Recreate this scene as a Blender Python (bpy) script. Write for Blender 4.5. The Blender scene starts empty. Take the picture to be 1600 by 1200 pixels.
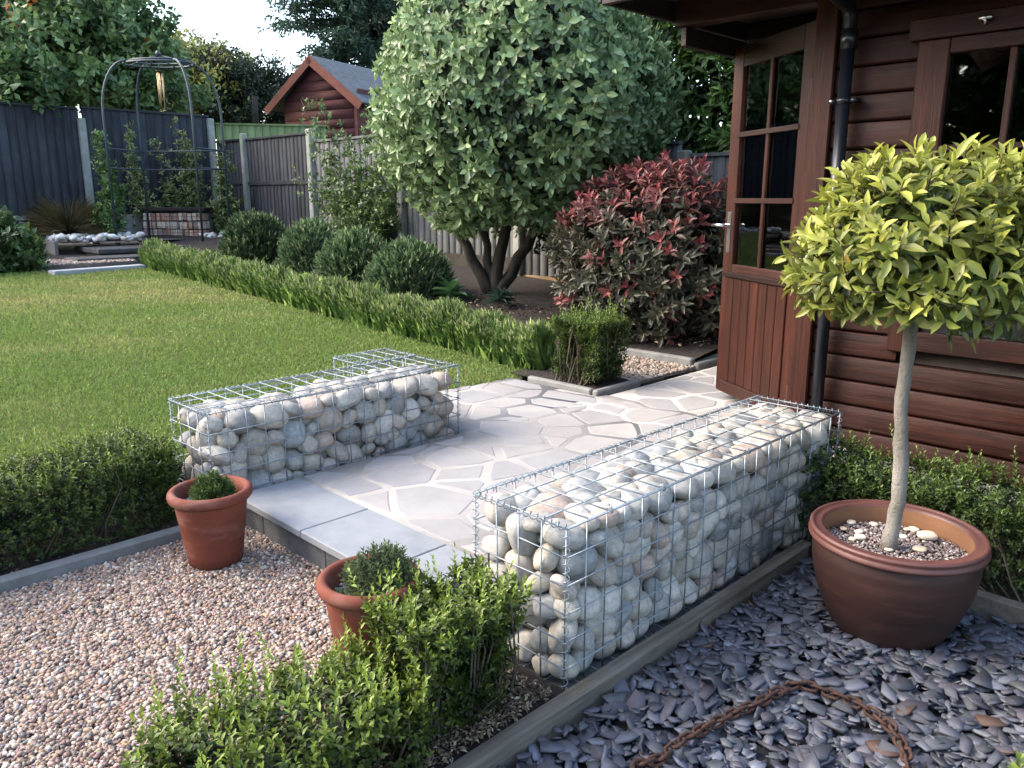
import bpy, bmesh, math, random
import numpy as np
from mathutils import Matrix, Vector, Quaternion
# ------------------------------------------------------------------ camera, world, light
scene = bpy.context.scene
COL = scene.collection
F_PX, CAM_H = 1250.0, 1.24
PITCH = math.atan(290 / 1250)
cam = bpy.data.cameras.new('camera'); cam_o = bpy.data.objects.new('camera', cam); COL.objects.link(cam_o)
cam.sensor_fit = 'HORIZONTAL'; cam.sensor_width = 36; cam.lens = F_PX / 1600 * 36
cam.clip_start = .05; cam.clip_end = 2000
cam_o.location = (0, 0, CAM_H); cam_o.rotation_euler = (math.pi / 2 - PITCH, 0, -math.pi / 4)
scene.camera = cam_o
SUN_AZ, SUN_EL = math.radians(-42), math.radians(38)      # azimuth from +Y towards +X
w = bpy.data.worlds.new('World'); scene.world = w; w.use_nodes = True
nt = w.node_tree; nt.nodes.clear()
sky = nt.nodes.new('ShaderNodeTexSky'); sky.sky_type = 'NISHITA'; sky.sun_disc = False
sky.sun_elevation = SUN_EL; sky.sun_rotation = SUN_AZ
sky.air_density = 1.0; sky.dust_density = 3.0; sky.ozone_density = .6
bg = nt.nodes.new('ShaderNodeBackground'); bg.inputs['Strength'].default_value = .15
wo = nt.nodes.new('ShaderNodeOutputWorld')
nt.links.new(sky.outputs[0], bg.inputs[0]); nt.links.new(bg.outputs[0], wo.inputs[0])
sl = bpy.data.lights.new('sun', 'SUN'); sl.energy = .55; sl.angle = math.radians(42); sl.color = (1, .94, .85)
so = bpy.data.objects.new('sun', sl); COL.objects.link(so)
sd = Vector((math.sin(SUN_AZ) * math.cos(SUN_EL), math.cos(SUN_AZ) * math.cos(SUN_EL), math.sin(SUN_EL)))
so.rotation_euler = sd.to_track_quat('Z', 'Y').to_euler(); so.location = (0, 0, 12)
scene.view_settings.view_transform = 'Standard'; scene.view_settings.look = 'None'
scene.view_settings.exposure = 2.35; scene.view_settings.gamma = 1.0
scene.cycles.max_bounces = 8; scene.cycles.transparent_max_bounces = 12
scene.cycles.use_denoising = True

# ------------------------------------------------------------------ helpers
rng = np.random.default_rng(7); random.seed(7)
PI = math.pi
CP, SP, R2 = math.cos(PITCH), math.sin(PITCH), math.sqrt(.5)
def ray(x, y):
    a = (x - 800) / F_PX; b = -(y - 600) / F_PX
    r = (a, CP + b * SP, -SP + b * CP)
    return np.array([(r[0] + r[1]) * R2, (r[1] - r[0]) * R2, r[2]])
def at_z(x, y, z):
    d = ray(x, y); p = d * ((z - CAM_H) / d[2]); return np.array([p[0], p[1], z])
def at_X(x, y, X):
    d = ray(x, y); return d * (X / d[0]) + [0, 0, CAM_H]
def at_Y(x, y, Y):
    d = ray(x, y); return d * (Y / d[1]) + [0, 0, CAM_H]
def project(p):
    q = np.asarray(p, float); x = (q[..., 0] - q[..., 1]) * R2; y = (q[..., 0] + q[..., 1]) * R2; z = q[..., 2] - CAM_H
    zc = y * CP - z * SP; yc = y * SP + z * CP
    return 800 + F_PX * x / zc, 600 - F_PX * yc / zc, zc
def terrain(Y): return .22 + .0475 * np.maximum(0, np.asarray(Y, float) - 3.2)
def bed_at(x, y, dz=.1):
    z = .4
    for _ in range(25):
        p = at_z(x, y, z); z = .5 * z + .5 * float(terrain(min(p[1], 12)) + dz)
    return p
def norm(a): return a / np.maximum(1e-9, np.linalg.norm(a, axis=-1, keepdims=True))

def np_mesh(name, V, faces, smooth=False, col=None):
    me = bpy.data.meshes.new(name); V = np.asarray(V, np.float32)
    faces = [np.asarray(f, np.int32) for f in faces if len(f)]
    me.vertices.add(len(V)); me.vertices.foreach_set('co', V.ravel())
    nl = sum(f.size for f in faces); npol = sum(len(f) for f in faces)
    me.loops.add(nl); me.loops.foreach_set('vertex_index', np.concatenate([f.ravel() for f in faces]))
    starts, s = [], 0
    for f in faces:
        starts.append(s + np.arange(len(f)) * f.shape[1]); s += f.size
    me.polygons.add(npol); me.polygons.foreach_set('loop_start', np.concatenate(starts).astype(np.int32))
    if smooth: me.polygons.foreach_set('use_smooth', np.ones(npol, bool))
    if col is not None:
        ca = me.color_attributes.new('col', 'FLOAT_COLOR', 'POINT')
        c = np.ones((len(V), 4), np.float32); c[:, :3] = col; ca.data.foreach_set('color', c.ravel())
    me.update(calc_edges=True)
    return me
def obj(name, me, mat=None, parent=None, loc=None, rot=None, matrix=None):
    o = bpy.data.objects.new(name, me); COL.objects.link(o)
    if me is not None and mat is not None and not me.materials: me.materials.append(mat)
    if parent is not None: o.parent = parent
    if loc is not None: o.location = loc
    if rot is not None: o.rotation_euler = rot
    if matrix is not None: o.matrix_local = matrix
    return o
def tag(o, label=None, cat=None, group=None, kind=None):
    if label: o['label'] = label
    if cat: o['category'] = cat
    if group: o['group'] = group
    if kind: o['kind'] = kind
    return o
def thing(name, label, cat, loc=(0, 0, 0), rz=0, group=None):
    o = obj(name, None, loc=loc, rot=(0, 0, rz)); o.empty_display_size = .1
    return tag(o, label, cat, group)
class MB:
    """collects shapes for one mesh"""
    def __init__(s): s.v = []; s.f3 = []; s.f4 = []; s.n = 0
    def add(s, V, f4=(), f3=()):
        s.v.append(np.asarray(V, float))
        if len(f4): s.f4.append(np.asarray(f4) + s.n)
        if len(f3): s.f3.append(np.asarray(f3) + s.n)
        s.n += len(V); return s
    def box(s, x0, x1, y0, y1, z0, z1):
        V = [(x, y, z) for z in (z0, z1) for y in (y0, y1) for x in (x0, x1)]
        return s.add(V, [(0, 2, 3, 1), (4, 5, 7, 6), (0, 1, 5, 4), (2, 6, 7, 3), (0, 4, 6, 2), (1, 3, 7, 5)])
    def tube(s, pts, r, k=6, closed=False, cap=True):
        P = np.asarray(pts, float); n = len(P); r = np.broadcast_to(np.asarray(r, float), (n,))
        T = norm(np.roll(P, -1, 0) - np.roll(P, 1, 0)) if closed else norm(np.gradient(P, axis=0))
        ref = np.array([0, 0, 1.]) if abs(T[0][2]) < .9 else np.array([1., 0, 0])
        a = norm(np.cross(T[0], ref)); A = []
        for t in T:
            a = norm(a - t * np.dot(a, t)); A.append(a)
        A = np.array(A); B = np.cross(T, A); th = np.arange(k) / k * 2 * PI
        V = P[:, None] + (A[:, None] * np.cos(th)[None, :, None] + B[:, None] * np.sin(th)[None, :, None]) * r[:, None, None]
        m = n if closed else n - 1; i = np.arange(m)[:, None]; j = np.arange(k)[None]
        i2 = (i + 1) % n; j2 = (j + 1) % k
        f = np.stack([i * k + j, i * k + j2, i2 * k + j2, i2 * k + j], -1).reshape(-1, 4)
        V = V.reshape(-1, 3); f3 = []
        if cap and not closed:
            V = np.vstack([V, P[0], P[-1]]); c0, c1 = n * k, n * k + 1
            f3 = [(c0, (q + 1) % k, q) for q in range(k)] + [(c1, (n - 1) * k + q, (n - 1) * k + (q + 1) % k) for q in range(k)]
        return s.add(V, f, f3)
    def lathe(s, prof, k=40):
        P = np.asarray(prof, float); n = len(P); th = np.arange(k) / k * 2 * PI
        V = np.stack([P[:, :1] * np.cos(th), P[:, :1] * np.sin(th), np.repeat(P[:, 1:], k, 1)], -1).reshape(-1, 3)
        i = np.arange(n - 1)[:, None]; j = np.arange(k)[None]; j2 = (j + 1) % k
        return s.add(V, np.stack([i * k + j, i * k + j2, (i + 1) * k + j2, (i + 1) * k + j], -1).reshape(-1, 4))
    def mesh(s, name, smooth=False, col=None):
        return np_mesh(name, np.vstack(s.v), [np.vstack(s.f4) if s.f4 else [], np.vstack(s.f3) if s.f3 else []], smooth, col)
    def build(s, name, mat, parent=None, smooth=False, **k): return obj(name, s.mesh(name, smooth), mat, parent, **k)
def bevel_mesh(name, dims, b=.004, seg=1, center=(0, 0, 0)):
    bm = bmesh.new(); bmesh.ops.create_cube(bm, size=1)
    for v in bm.verts: v.co = Vector((v.co.x * dims[0], v.co.y * dims[1], v.co.z * dims[2])) + Vector(center)
    if b: bmesh.ops.bevel(bm, geom=bm.edges[:], offset=b, segments=seg, affect='EDGES')
    me = bpy.data.meshes.new(name); bm.to_mesh(me); bm.free(); return me
def bbox(name, x0, x1, y0, y1, z0, z1, mat, parent=None, b=.004):
    """bevelled box with its origin at its own centre"""
    me = bevel_mesh(name, (x1 - x0, y1 - y0, z1 - z0), b)
    return obj(name, me, mat, parent, loc=((x0 + x1) / 2, (y0 + y1) / 2, (z0 + z1) / 2))
def sinnoise(P, f, seed=0):
    r = np.random.default_rng(seed); out = 0
    for i in range(5):
        k = norm(r.normal(size=3)) * f * (.7 + .6 * r.random()); out = out + np.sin(P @ k + r.random() * 6.28)
    return out / 3.0

# ------------------------------------------------------------------ materials
def new_mat(name):
    m = bpy.data.materials.new(name); m.use_nodes = True; t = m.node_tree
    return m, t, t.nodes['Principled BSDF']
def N(t, typ, **kw):
    n = t.nodes.new(typ)
    for k, v in kw.items():
        if k in n.inputs: n.inputs[k].default_value = v
        else: setattr(n, k, v)
    return n
def ramp(t, fac, stops):
    r = t.nodes.new('ShaderNodeValToRGB'); e = r.color_ramp.elements
    while len(e) < len(stops): e.new(.5)
    for q, (p, c) in zip(e, stops): q.position = p; q.color = (*c, 1) if len(c) == 3 else c
    t.links.new(fac, r.inputs[0]); return r.outputs[0]
def mixc(t, a, b, fac, mode='MIX'):
    m = t.nodes.new('ShaderNodeMix'); m.data_type = 'RGBA'; m.blend_type = mode
    for s, v in ((0, fac), (6, a), (7, b)):
        if hasattr(v, 'links'): t.links.new(v, m.inputs[s])
        else: m.inputs[s].default_value = (*v, 1) if isinstance(v, tuple) else v
    return m.outputs[2]
def coords(t, scale=(1, 1, 1), which='Object', rnd=True):
    tc = t.nodes.new('ShaderNodeTexCoord'); mp = t.nodes.new('ShaderNodeMapping'); mp.inputs['Scale'].default_value = scale
    t.links.new(tc.outputs[which], mp.inputs[0])
    if rnd:
        oi = t.nodes.new('ShaderNodeObjectInfo'); cb = t.nodes.new('ShaderNodeVectorMath'); cb.operation = 'SCALE'
        cb.inputs[0].default_value = (37, 53, 71); t.links.new(oi.outputs['Random'], cb.inputs['Scale'])
        t.links.new(cb.outputs[0], mp.inputs['Location'])
    return mp.outputs[0]
def bump(t, bs, h, strength=.3, dist=.01):
    b = t.nodes.new('ShaderNodeBump'); b.inputs['Strength'].default_value = strength; b.inputs['Distance'].default_value = dist
    t.links.new(h, b.inputs['Height']); t.links.new(b.outputs[0], bs.inputs['Normal'])
def surface(name, stops, scale=6, rough=.8, bumps=(60, .3, .004), stretch=(1, 1, 1), which='Object', detail=8, rnd_val=.0, spec=.5, metal=0, second=None, rough_var=0):
    """noise-coloured surface; rnd_val = brightness change from object to object"""
    m, t, bs = new_mat(name)
    co = coords(t, stretch, which, rnd=which == 'Object')
    n = N(t, 'ShaderNodeTexNoise', Scale=scale, Detail=detail, Roughness=.62); t.links.new(co, n.inputs['Vector'])
    c = ramp(t, n.outputs[0], stops)
    if second:                                            # stains: (scale, colour, low, high)
        n2 = N(t, 'ShaderNodeTexNoise', Scale=second[0], Detail=6, Roughness=.6); t.links.new(co, n2.inputs['Vector'])
        f = ramp(t, n2.outputs[0], [(second[2], (0, 0, 0)), (second[3], (1, 1, 1))]); c = mixc(t, c, second[1], f)
    if rnd_val:
        oi = t.nodes.new('ShaderNodeObjectInfo'); mr = N(t, 'ShaderNodeMapRange'); mr.inputs[3].default_value = 1 - rnd_val; mr.inputs[4].default_value = 1 + rnd_val
        t.links.new(oi.outputs['Random'], mr.inputs[0]); c = mixc(t, c, mr.outputs[0], 1.0, 'MULTIPLY')
    t.links.new(c, bs.inputs['Base Color']); bs.inputs['Roughness'].default_value = rough; bs.inputs['Metallic'].default_value = metal
    bs.inputs['Specular IOR Level'].default_value = spec
    if rough_var:
        mr = N(t, 'ShaderNodeMapRange'); mr.inputs[3].default_value = rough - rough_var; mr.inputs[4].default_value = rough + rough_var
        t.links.new(n.outputs[0], mr.inputs[0]); t.links.new(mr.outputs[0], bs.inputs['Roughness'])
    if bumps:
        b = N(t, 'ShaderNodeTexNoise', Scale=bumps[0], Detail=6, Roughness=.7); t.links.new(co, b.inputs['Vector']); bump(t, bs, b.outputs[0], bumps[1], bumps[2])
    return m
def leafmat(name, trans=.35, rough=.5, spec=.4, use_obj=False, back=None):
    m, t, bs = new_mat(name)
    at = t.nodes.new('ShaderNodeAttribute'); at.attribute_name = 'col'; c = at.outputs['Color']
    if use_obj:
        oi = t.nodes.new('ShaderNodeObjectInfo'); c = mixc(t, c, oi.outputs['Color'], 1.0, 'MULTIPLY')
    if back is not None:
        g = t.nodes.new('ShaderNodeNewGeometry'); c = mixc(t, c, back, g.outputs['Backfacing'])
    t.links.new(c, bs.inputs['Base Color']); bs.inputs['Roughness'].default_value = rough; bs.inputs['Specular IOR Level'].default_value = spec
    tr = t.nodes.new('ShaderNodeBsdfTranslucent'); t.links.new(c, tr.inputs[0])
    mx = t.nodes.new('ShaderNodeMixShader'); mx.inputs[0].default_value = trans
    t.links.new(bs.outputs[0], mx.inputs[1]); t.links.new(tr.outputs[0], mx.inputs[2])
    t.links.new(mx.outputs[0], t.nodes['Material Output'].inputs[0]); return m
def attrmat(name, rough=.7, spec=.4, nscale=90, mult=.35, use_obj=False, bmp=.3, metal=0):
    m, t, bs = new_mat(name)
    at = t.nodes.new('ShaderNodeAttribute'); at.attribute_name = 'col'; c = at.outputs['Color']
    if use_obj:
        oi = t.nodes.new('ShaderNodeObjectInfo'); c = mixc(t, c, oi.outputs['Color'], 1.0, 'MULTIPLY')
    co = coords(t, rnd=use_obj); n = N(t, 'ShaderNodeTexNoise', Scale=nscale, Detail=6, Roughness=.65); t.links.new(co, n.inputs['Vector'])
    k = ramp(t, n.outputs[0], [(.3, (1 - mult,) * 3), (.7, (1 + mult,) * 3)]); c = mixc(t, c, k, 1.0, 'MULTIPLY')
    t.links.new(c, bs.inputs['Base Color']); bs.inputs['Roughness'].default_value = rough; bs.inputs['Specular IOR Level'].default_value = spec
    if bmp: bump(t, bs, n.outputs[0], bmp, .004)
    return m
def wood(name, c0, c1, c2, rough=.55, axis=0, spec=.4, rnd=.15, scale=1.0, weather=None):
    """grain runs along the local axis"""
    st = [28 * scale] * 3; st[axis] = 1.6 * scale
    m, t, bs = new_mat(name); co = coords(t, tuple(st))
    n = N(t, 'ShaderNodeTexNoise', Scale=1.6, Detail=9, Roughness=.7, Distortion=.6); t.links.new(co, n.inputs['Vector'])
    c = ramp(t, n.outputs[0], [(.28, c0), (.5, c1), (.75, c2)])
    co2 = coords(t, (1, 1, 1)); n2 = N(t, 'ShaderNodeTexNoise', Scale=3.5, Detail=5); t.links.new(co2, n2.inputs['Vector'])
    k = ramp(t, n2.outputs[0], [(.3, (.72,) * 3), (.7, (1.2,) * 3)]); c = mixc(t, c, k, 1.0, 'MULTIPLY')
    if weather:
        f = ramp(t, n2.outputs[0], [(.45, (0, 0, 0)), (.7, (.6,) * 3)]); c = mixc(t, c, weather, f)
    oi = t.nodes.new('ShaderNodeObjectInfo'); mr = N(t, 'ShaderNodeMapRange'); mr.inputs[3].default_value = 1 - rnd; mr.inputs[4].default_value = 1 + rnd
    t.links.new(oi.outputs['Random'], mr.inputs[0]); c = mixc(t, c, mr.outputs[0], 1.0, 'MULTIPLY')
    t.links.new(c, bs.inputs['Base Color']); bs.inputs['Roughness'].default_value = rough; bs.inputs['Specular IOR Level'].default_value = spec
    mr2 = N(t, 'ShaderNodeMapRange'); mr2.inputs[3].default_value = rough - .12; mr2.inputs[4].default_value = rough + .15
    t.links.new(n.outputs[0], mr2.inputs[0]); t.links.new(mr2.outputs[0], bs.inputs['Roughness'])
    bump(t, bs, n.outputs[0], .6, .006); return m
def plain(name, c, rough=.5, metal=0, spec=.5):
    return surface(name, [(.3, tuple(x * .85 for x in c)), (.7, tuple(min(1, x * 1.15) for x in c))], 25, rough, (120, .08, .002), metal=metal, spec=spec)
M = {}
M['soil'] = surface('soil', [(.3, (.012, .009, .007)), (.55, (.028, .02, .015)), (.75, (.06, .045, .035))], 30, .95, (45, 1, .03), which='Generated' if False else 'Object')
M['lawn_soil'] = surface('lawn_soil', [(.3, (.035, .055, .014)), (.7, (.085, .105, .03))], 9, .95, (200, .6, .02))
M['ground'] = surface('ground', [(.3, (.03, .04, .015)), (.7, (.06, .07, .03))], 3, .95, (30, .5, .03))
M['concrete'] = surface('concrete', [(.3, (.12, .12, .112)), (.7, (.2, .2, .187))], 14, .85, (140, .35, .003), rnd_val=.08, second=(5, (.14, .14, .12), .5, .75))
M['post'] = surface('concrete_post', [(.3, (.2, .2, .18)), (.7, (.33, .33, .3))], 10, .85, (90, .4, .004), second=(4, (.2, .22, .15), .5, .75))
M['gravel_base'] = surface('gravel_base', [(.3, (.08, .06, .05)), (.7, (.2, .16, .13))], 60, .9, (90, .8, .02))
M['pebble'] = attrmat('gravel', .6, .4, 160, .25, bmp=.15)
M['stone'] = attrmat('river_stone', .7, .28, 3.2, .28, use_obj=True, bmp=.12)
M['slate'] = attrmat('slate', .5, .5, 30, .3, use_obj=True, bmp=.5)
M['slate_base'] = surface('slate_base', [(.3, (.015, .016, .02)), (.7, (.05, .05, .06))], 30, .9, (40, 1, .03))
M['galv'] = surface('galvanised_wire', [(.3, (.17, .205, .23)), (.7, (.3, .34, .365))], 40, .45, None, metal=.6)
M['mortar'] = surface('mortar', [(.3, (.265, .252, .237)), (.7, (.325, .31, .29))], 9, .9, (130, .4, .003))
M['slab'] = surface('slab', [(.3, (.175, .187, .2)), (.7, (.24, .252, .265))], 16, .72, (150, .25, .002), rnd_val=.06, second=(3, (.27, .28, .29), .45, .8))
M['riser'] = surface('riser', [(.3, (.065, .068, .07)), (.7, (.12, .12, .118))], 25, .85, (120, .5, .004), rnd_val=.08)
M['terracotta'] = surface('terracotta', [(.3, (.125, .033, .019)), (.7, (.19, .056, .034))], 5, .8, (90, .3, .003), second=(7, (.235, .13, .10), .5, .8), spec=.25, stretch=(1, 1, 2.5))
M['glaze'] = surface('brown_glaze', [(.3, (.019, .0075, .006)), (.7, (.042, .0155, .0115))], 4, .55, (120, .25, .002), stretch=(1, 1, 6), second=(9, (.065, .027, .019), .5, .8))
M['rim'] = surface('pot_rim', [(.3, (.07, .026, .021)), (.7, (.12, .046, .036))], 8, .5, (120, .2, .002))
M['inner'] = surface('pot_inside', [(.3, (.15, .07, .033)), (.7, (.24, .115, .055))], 5, .7, (100, .2, .002), stretch=(1, 1, 6))
M['timber'] = wood('edging_timber', (.07, .06, .046), (.135, .117, .092), (.2, .18, .145), .85, 0, .2)
M['rust'] = surface('rusty_iron', [(.3, (.022, .011, .008)), (.55, (.055, .023, .014)), (.8, (.1, .045, .026))], 50, .85, (160, .6, .003))
RED = ((.006, .0017, .0011), (.0205, .0053, .003), (.047, .013, .0072))
M['log'] = wood('red_brown_stain', *RED, rough=.5, axis=0, rnd=.25, weather=(.034, .0145, .0118), spec=.22)
M['logz'] = wood('red_brown_stain_upright', (.01, .0025, .0013), (.031, .0073, .0034), (.062, .0165, .0078), rough=.48, axis=2, rnd=.12, spec=.22)
M['dark_wood'] = wood('dark_soffit', (.008, .005, .005), (.02, .012, .011), (.035, .02, .018), .6, 1)
M['fence_dark'] = wood('dark_grey_stain', (.02, .021, .024), (.036, .038, .042), (.056, .058, .063), .75, 2, .2, rnd=.2)
M['fence_grey'] = wood('weathered_boards', (.07, .07, .07), (.125, .125, .12), (.18, .177, .167), .85, 2, .2, rnd=.15)
M['fence_green'] = wood('green_boards', (.12, .16, .06), (.19, .24, .1), (.26, .3, .14), .85, 2, .2, rnd=.15)
M['oak'] = wood('sleeper', (.13, .09, .05), (.22, .15, .08), (.3, .21, .12), .85, 0, .2)
M['shed'] = wood('shed_boards', (.065, .021, .018), (.1, .034, .03), (.14, .052, .046), .75, 0, .25, rnd=.12)
M['shedtrim'] = wood('shed_trim', (.095, .03, .02), (.14, .046, .031), (.18, .064, .044), .7, 0, .25)
M['felt'] = surface('roof_felt', [(.3, (.05, .055, .06)), (.7, (.11, .12, .125))], 12, .9, (200, .6, .004))
M['black_pipe'] = plain('black_plastic', (.007, .009, .013), .3)
M['iron'] = plain('blue_grey_iron', (.035, .05, .06), .5)
M['chrome'] = surface('brushed_steel', [(.3, (.5, .5, .5)), (.7, (.65, .65, .65))], 60, .28, None, metal=1)
M['bark'] = surface('bark', [(.3, (.018, .014, .01)), (.7, (.055, .046, .033))], 14, .9, (40, .9, .02), stretch=(1, 1, .35))
M['bay_bark'] = surface('bay_bark', [(.3, (.16, .145, .12)), (.7, (.3, .275, .235))], 18, .8, (60, .9, .01), second=(9, (.09, .085, .055), .45, .75))
M['twig'] = surface('twig', [(.3, (.05, .035, .022)), (.7, (.11, .085, .055))], 30, .85, None)
M['leaf'] = leafmat('leaf', .3, .42, .45)
M['leaf_obj'] = leafmat('leaf_single', .3, .42, .45, use_obj=True)
M['leaf_matt'] = leafmat('leaf_matt', .35, .65, .25)
M['grass'] = leafmat('grass', .35, .6, .25)
M['bark_chip'] = attrmat('bark_chip', .9, .1, 60, .3)
M['dark_stone'] = surface('mossy_slab', [(.3, (.025, .026, .026)), (.7, (.07, .07, .068))], 12, .85, (50, .7, .01), second=(30, (.12, .12, .1), .6, .8))
M['pale_slab'] = surface('pale_slab', [(.3, (.28, .29, .3)), (.7, (.4, .41, .42))], 10, .85, (60, .3, .005))
def glassmat():
    m, t, bs = new_mat('window_glass'); out = t.nodes['Material Output']; t.nodes.remove(bs)
    tr = t.nodes.new('ShaderNodeBsdfTransparent'); tr.inputs[0].default_value = (.86, .9, .88, 1)
    gl = t.nodes.new('ShaderNodeBsdfGlossy'); gl.inputs['Roughness'].default_value = .015
    fr = N(t, 'ShaderNodeFresnel', IOR=1.52); mx = t.nodes.new('ShaderNodeMixShader')
    mu = t.nodes.new('ShaderNodeMath'); mu.operation = 'MULTIPLY_ADD'; mu.inputs[1].default_value = 1.3; mu.inputs[2].default_value = .02
    t.links.new(fr.outputs[0], mu.inputs[0]); t.links.new(mu.outputs[0], mx.inputs[0])
    t.links.new(tr.outputs[0], mx.inputs[1]); t.links.new(gl.outputs[0], mx.inputs[2]); t.links.new(mx.outputs[0], out.inputs[0]); return m
M['glass'] = glassmat()
def flagmat():
    m, t, bs = new_mat('sandstone_flag'); oi = t.nodes.new('ShaderNodeObjectInfo')
    c = ramp(t, oi.outputs['Random'], [(0, (.25, .238, .233)), (.25, (.31, .288, .272)), (.5, (.255, .25, .248)), (.75, (.325, .307, .285)), (1, (.28, .258, .245))])
    co = coords(t); n = N(t, 'ShaderNodeTexNoise', Scale=5, Detail=8, Roughness=.65); t.links.new(co, n.inputs['Vector'])
    k = ramp(t, n.outputs[0], [(.3, (.86, .86, .88)), (.7, (1.12, 1.12, 1.1))]); c = mixc(t, c, k, 1.0, 'MULTIPLY')
    n2 = N(t, 'ShaderNodeTexNoise', Scale=2.2, Detail=5); t.links.new(co, n2.inputs['Vector'])
    f = ramp(t, n2.outputs[0], [(.5, (0, 0, 0)), (.75, (.6,) * 3)]); c = mixc(t, c, (.32, .275, .235), f)
    t.links.new(c, bs.inputs['Base Color']); bs.inputs['Roughness'].default_value = .7
    b = N(t, 'ShaderNodeTexNoise', Scale=22, Detail=8, Roughness=.7); t.links.new(co, b.inputs['Vector']); bump(t, bs, b.outputs[0], .35, .006); return m
M['flag'] = flagmat()

# ------------------------------------------------------------------ foliage toolkit
def leaf_template(hq=True, fold=.12, droop=.18, shape=((.22, .34), (.52, .5), (.8, .3))):
    if not hq:
        V = np.array([(0, 0, 0), (.5, .5, fold), (0, 1, -droop), (-.5, .5, fold)]); return V, [(0, 1, 2), (0, 2, 3)], []
    V = [(0, 0, 0)]
    for tt, hw in shape: V += [(-hw, tt, fold * hw * 2 - droop * tt * tt), (0, tt, -droop * tt * tt), (hw, tt, fold * hw * 2 - droop * tt * tt)]
    V.append((0, 1, -droop)); n = len(shape); tri = [(0, 2, 1), (0, 3, 2)]; quad = []
    for i in range(n - 1):
        a = 1 + 3 * i; quad += [(a, a + 1, a + 4, a + 3), (a + 1, a + 2, a + 5, a + 4)]
    a = 1 + 3 * (n - 1); tri += [(a, a + 1, a + 3), (a + 1, a + 2, a + 3)]
    return np.array(V, float), tri, quad
LQ = leaf_template(False); HQ = leaf_template(True)
OVAL = leaf_template(True, .1, .12, ((.15, .34), (.5, .5), (.85, .36)))
BLADE = leaf_template(True, .05, .35, ((.1, .5), (.45, .42), (.75, .25)))
def basis(axis, nrm):
    y = norm(axis); x = norm(np.cross(y, nrm)); z = np.cross(x, y); return np.stack([x, y, z], -1)       # columns
class Leaves:
    def __init__(s): s.p = []; s.a = []; s.n = []; s.l = []; s.w = []; s.c = []
    def add(s, p, a, n, l, w, c):
        k = len(p); s.p.append(p); s.a.append(a); s.n.append(n); s.l.append(np.broadcast_to(l, (k,))); s.w.append(np.broadcast_to(w, (k,))); s.c.append(np.broadcast_to(c, (k, 3)))
    def done(s):
        s.p, s.a, s.n, s.l, s.w, s.c = (np.concatenate(q) for q in (s.p, s.a, s.n, s.l, s.w, s.c)); s.B = basis(s.a, s.n); return s
    def mesh(s, name, tmpl, origin=(0, 0, 0), mask=None):
        m = slice(None) if mask is None else mask
        T, tri, quad = tmpl; S = np.stack([s.w[m], s.l[m], s.l[m]], -1)
        B = s.B[m] * S[:, None, :]; V = np.einsum('nij,kj->nki', B, T) + (s.p[m] - np.asarray(origin))[:, None]
        n, k = len(V), len(T); off = (np.arange(n) * k)[:, None, None]
        f3 = (np.array(tri)[None] + off).reshape(-1, 3) if len(tri) else []; f4 = (np.array(quad)[None] + off).reshape(-1, 4) if len(quad) else []
        return np_mesh(name, V.reshape(-1, 3), [f4, f3], True, np.repeat(s.c[m], k, 0))
    def build(s, name, tmpl, mat, parent, origin, singles=0, leafname='leaf'):
        """one 'stuff' part, and the leaves that show largest as parts of their own"""
        mask = np.ones(len(s.p), bool)
        if singles:
            px, py, zc = project(s.p); view = norm(s.p - [0, 0, CAM_H]); inf = (px > 0) & (px < 1600) & (py > 0) & (py < 1200)
            score = s.l * s.w * (np.abs((s.B[:, :, 2] * view).sum(1)) + .15) / zc ** 2 * inf
            cen = s.p.mean(0); q = ((s.p - cen) * view).sum(1) / (np.abs(((s.p - cen) * view).sum(1)).max())
            score *= np.clip(.1 - q, .001, 1)
            idx = np.argsort(-score)[:singles]; mask[idx] = False
            T, tri, quad = tmpl; me = np_mesh(leafname, T, [quad, tri], True, np.ones((len(T), 3))); me.materials.append(M['leaf_obj'])
            for i in idx:
                A = np.eye(4); A[:3, :3] = s.B[i] * np.array([s.w[i], s.l[i], s.l[i]]); A[:3, 3] = s.p[i] - origin
                o = obj(leafname, me, None, parent, matrix=Matrix(A.tolist())); o.color = (*[float(v) for v in s.c[i]], 1)
        o = obj(name, s.mesh(name, tmpl, origin, mask), mat, parent); tag(o, kind='stuff'); return o
def jit(n, s, r=rng): return r.normal(size=(n, 3)) * s
def shoots(L, tips, dirs, n, llen, lwid, stem, spread=(75, 25), old=(.03, .05, .015), new=(.1, .14, .03), power=1.5, var=.25, tint=None):
    """leafy shoots: n leaves spiralling up the last `stem` metres of each twig; young leaves at the tip"""
    k = len(tips); dirs = norm(dirs); ref = np.where(np.abs(dirs[:, 2:]) < .9, [[0, 0, 1.]], [[1., 0, 0]])
    e1 = norm(np.cross(dirs, ref)); e2 = np.cross(dirs, e1); ph = rng.random(k) * 6.28
    old, new = np.array(old), np.array(new); tw = rng.random(k)[:, None] if tint is None else tint[:, None]
    for j in range(n):
        t = (j + .5) / n; az = ph + j * 2.4 + rng.normal(size=k) * .25
        ang = np.radians(spread[0] * (1 - t) + spread[1] * t + rng.normal(size=k) * 12)
        rad = e1 * np.cos(az)[:, None] + e2 * np.sin(az)[:, None]
        a = dirs * np.cos(ang)[:, None] + rad * np.sin(ang)[:, None]; nn = dirs * np.sin(ang)[:, None] - rad * np.cos(ang)[:, None] + jit(k, .2)
        p = tips - dirs * (stem * (1 - t)) if np.isscalar(stem) else tips - dirs * (stem * (1 - t))[:, None]
        sz = (.75 + .4 * rng.random(k)) * (1 - .35 * max(0, t - .6) / .4)
        f = np.clip(t ** power * (.35 + tw * .9), 0, 1)
        c = (old * (1 - f) + new * f) * (1 + var * rng.normal(size=(k, 1)) * .6).clip(.45, 1.8)
        L.add(p, a, nn, llen * sz, lwid * sz, c)
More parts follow.
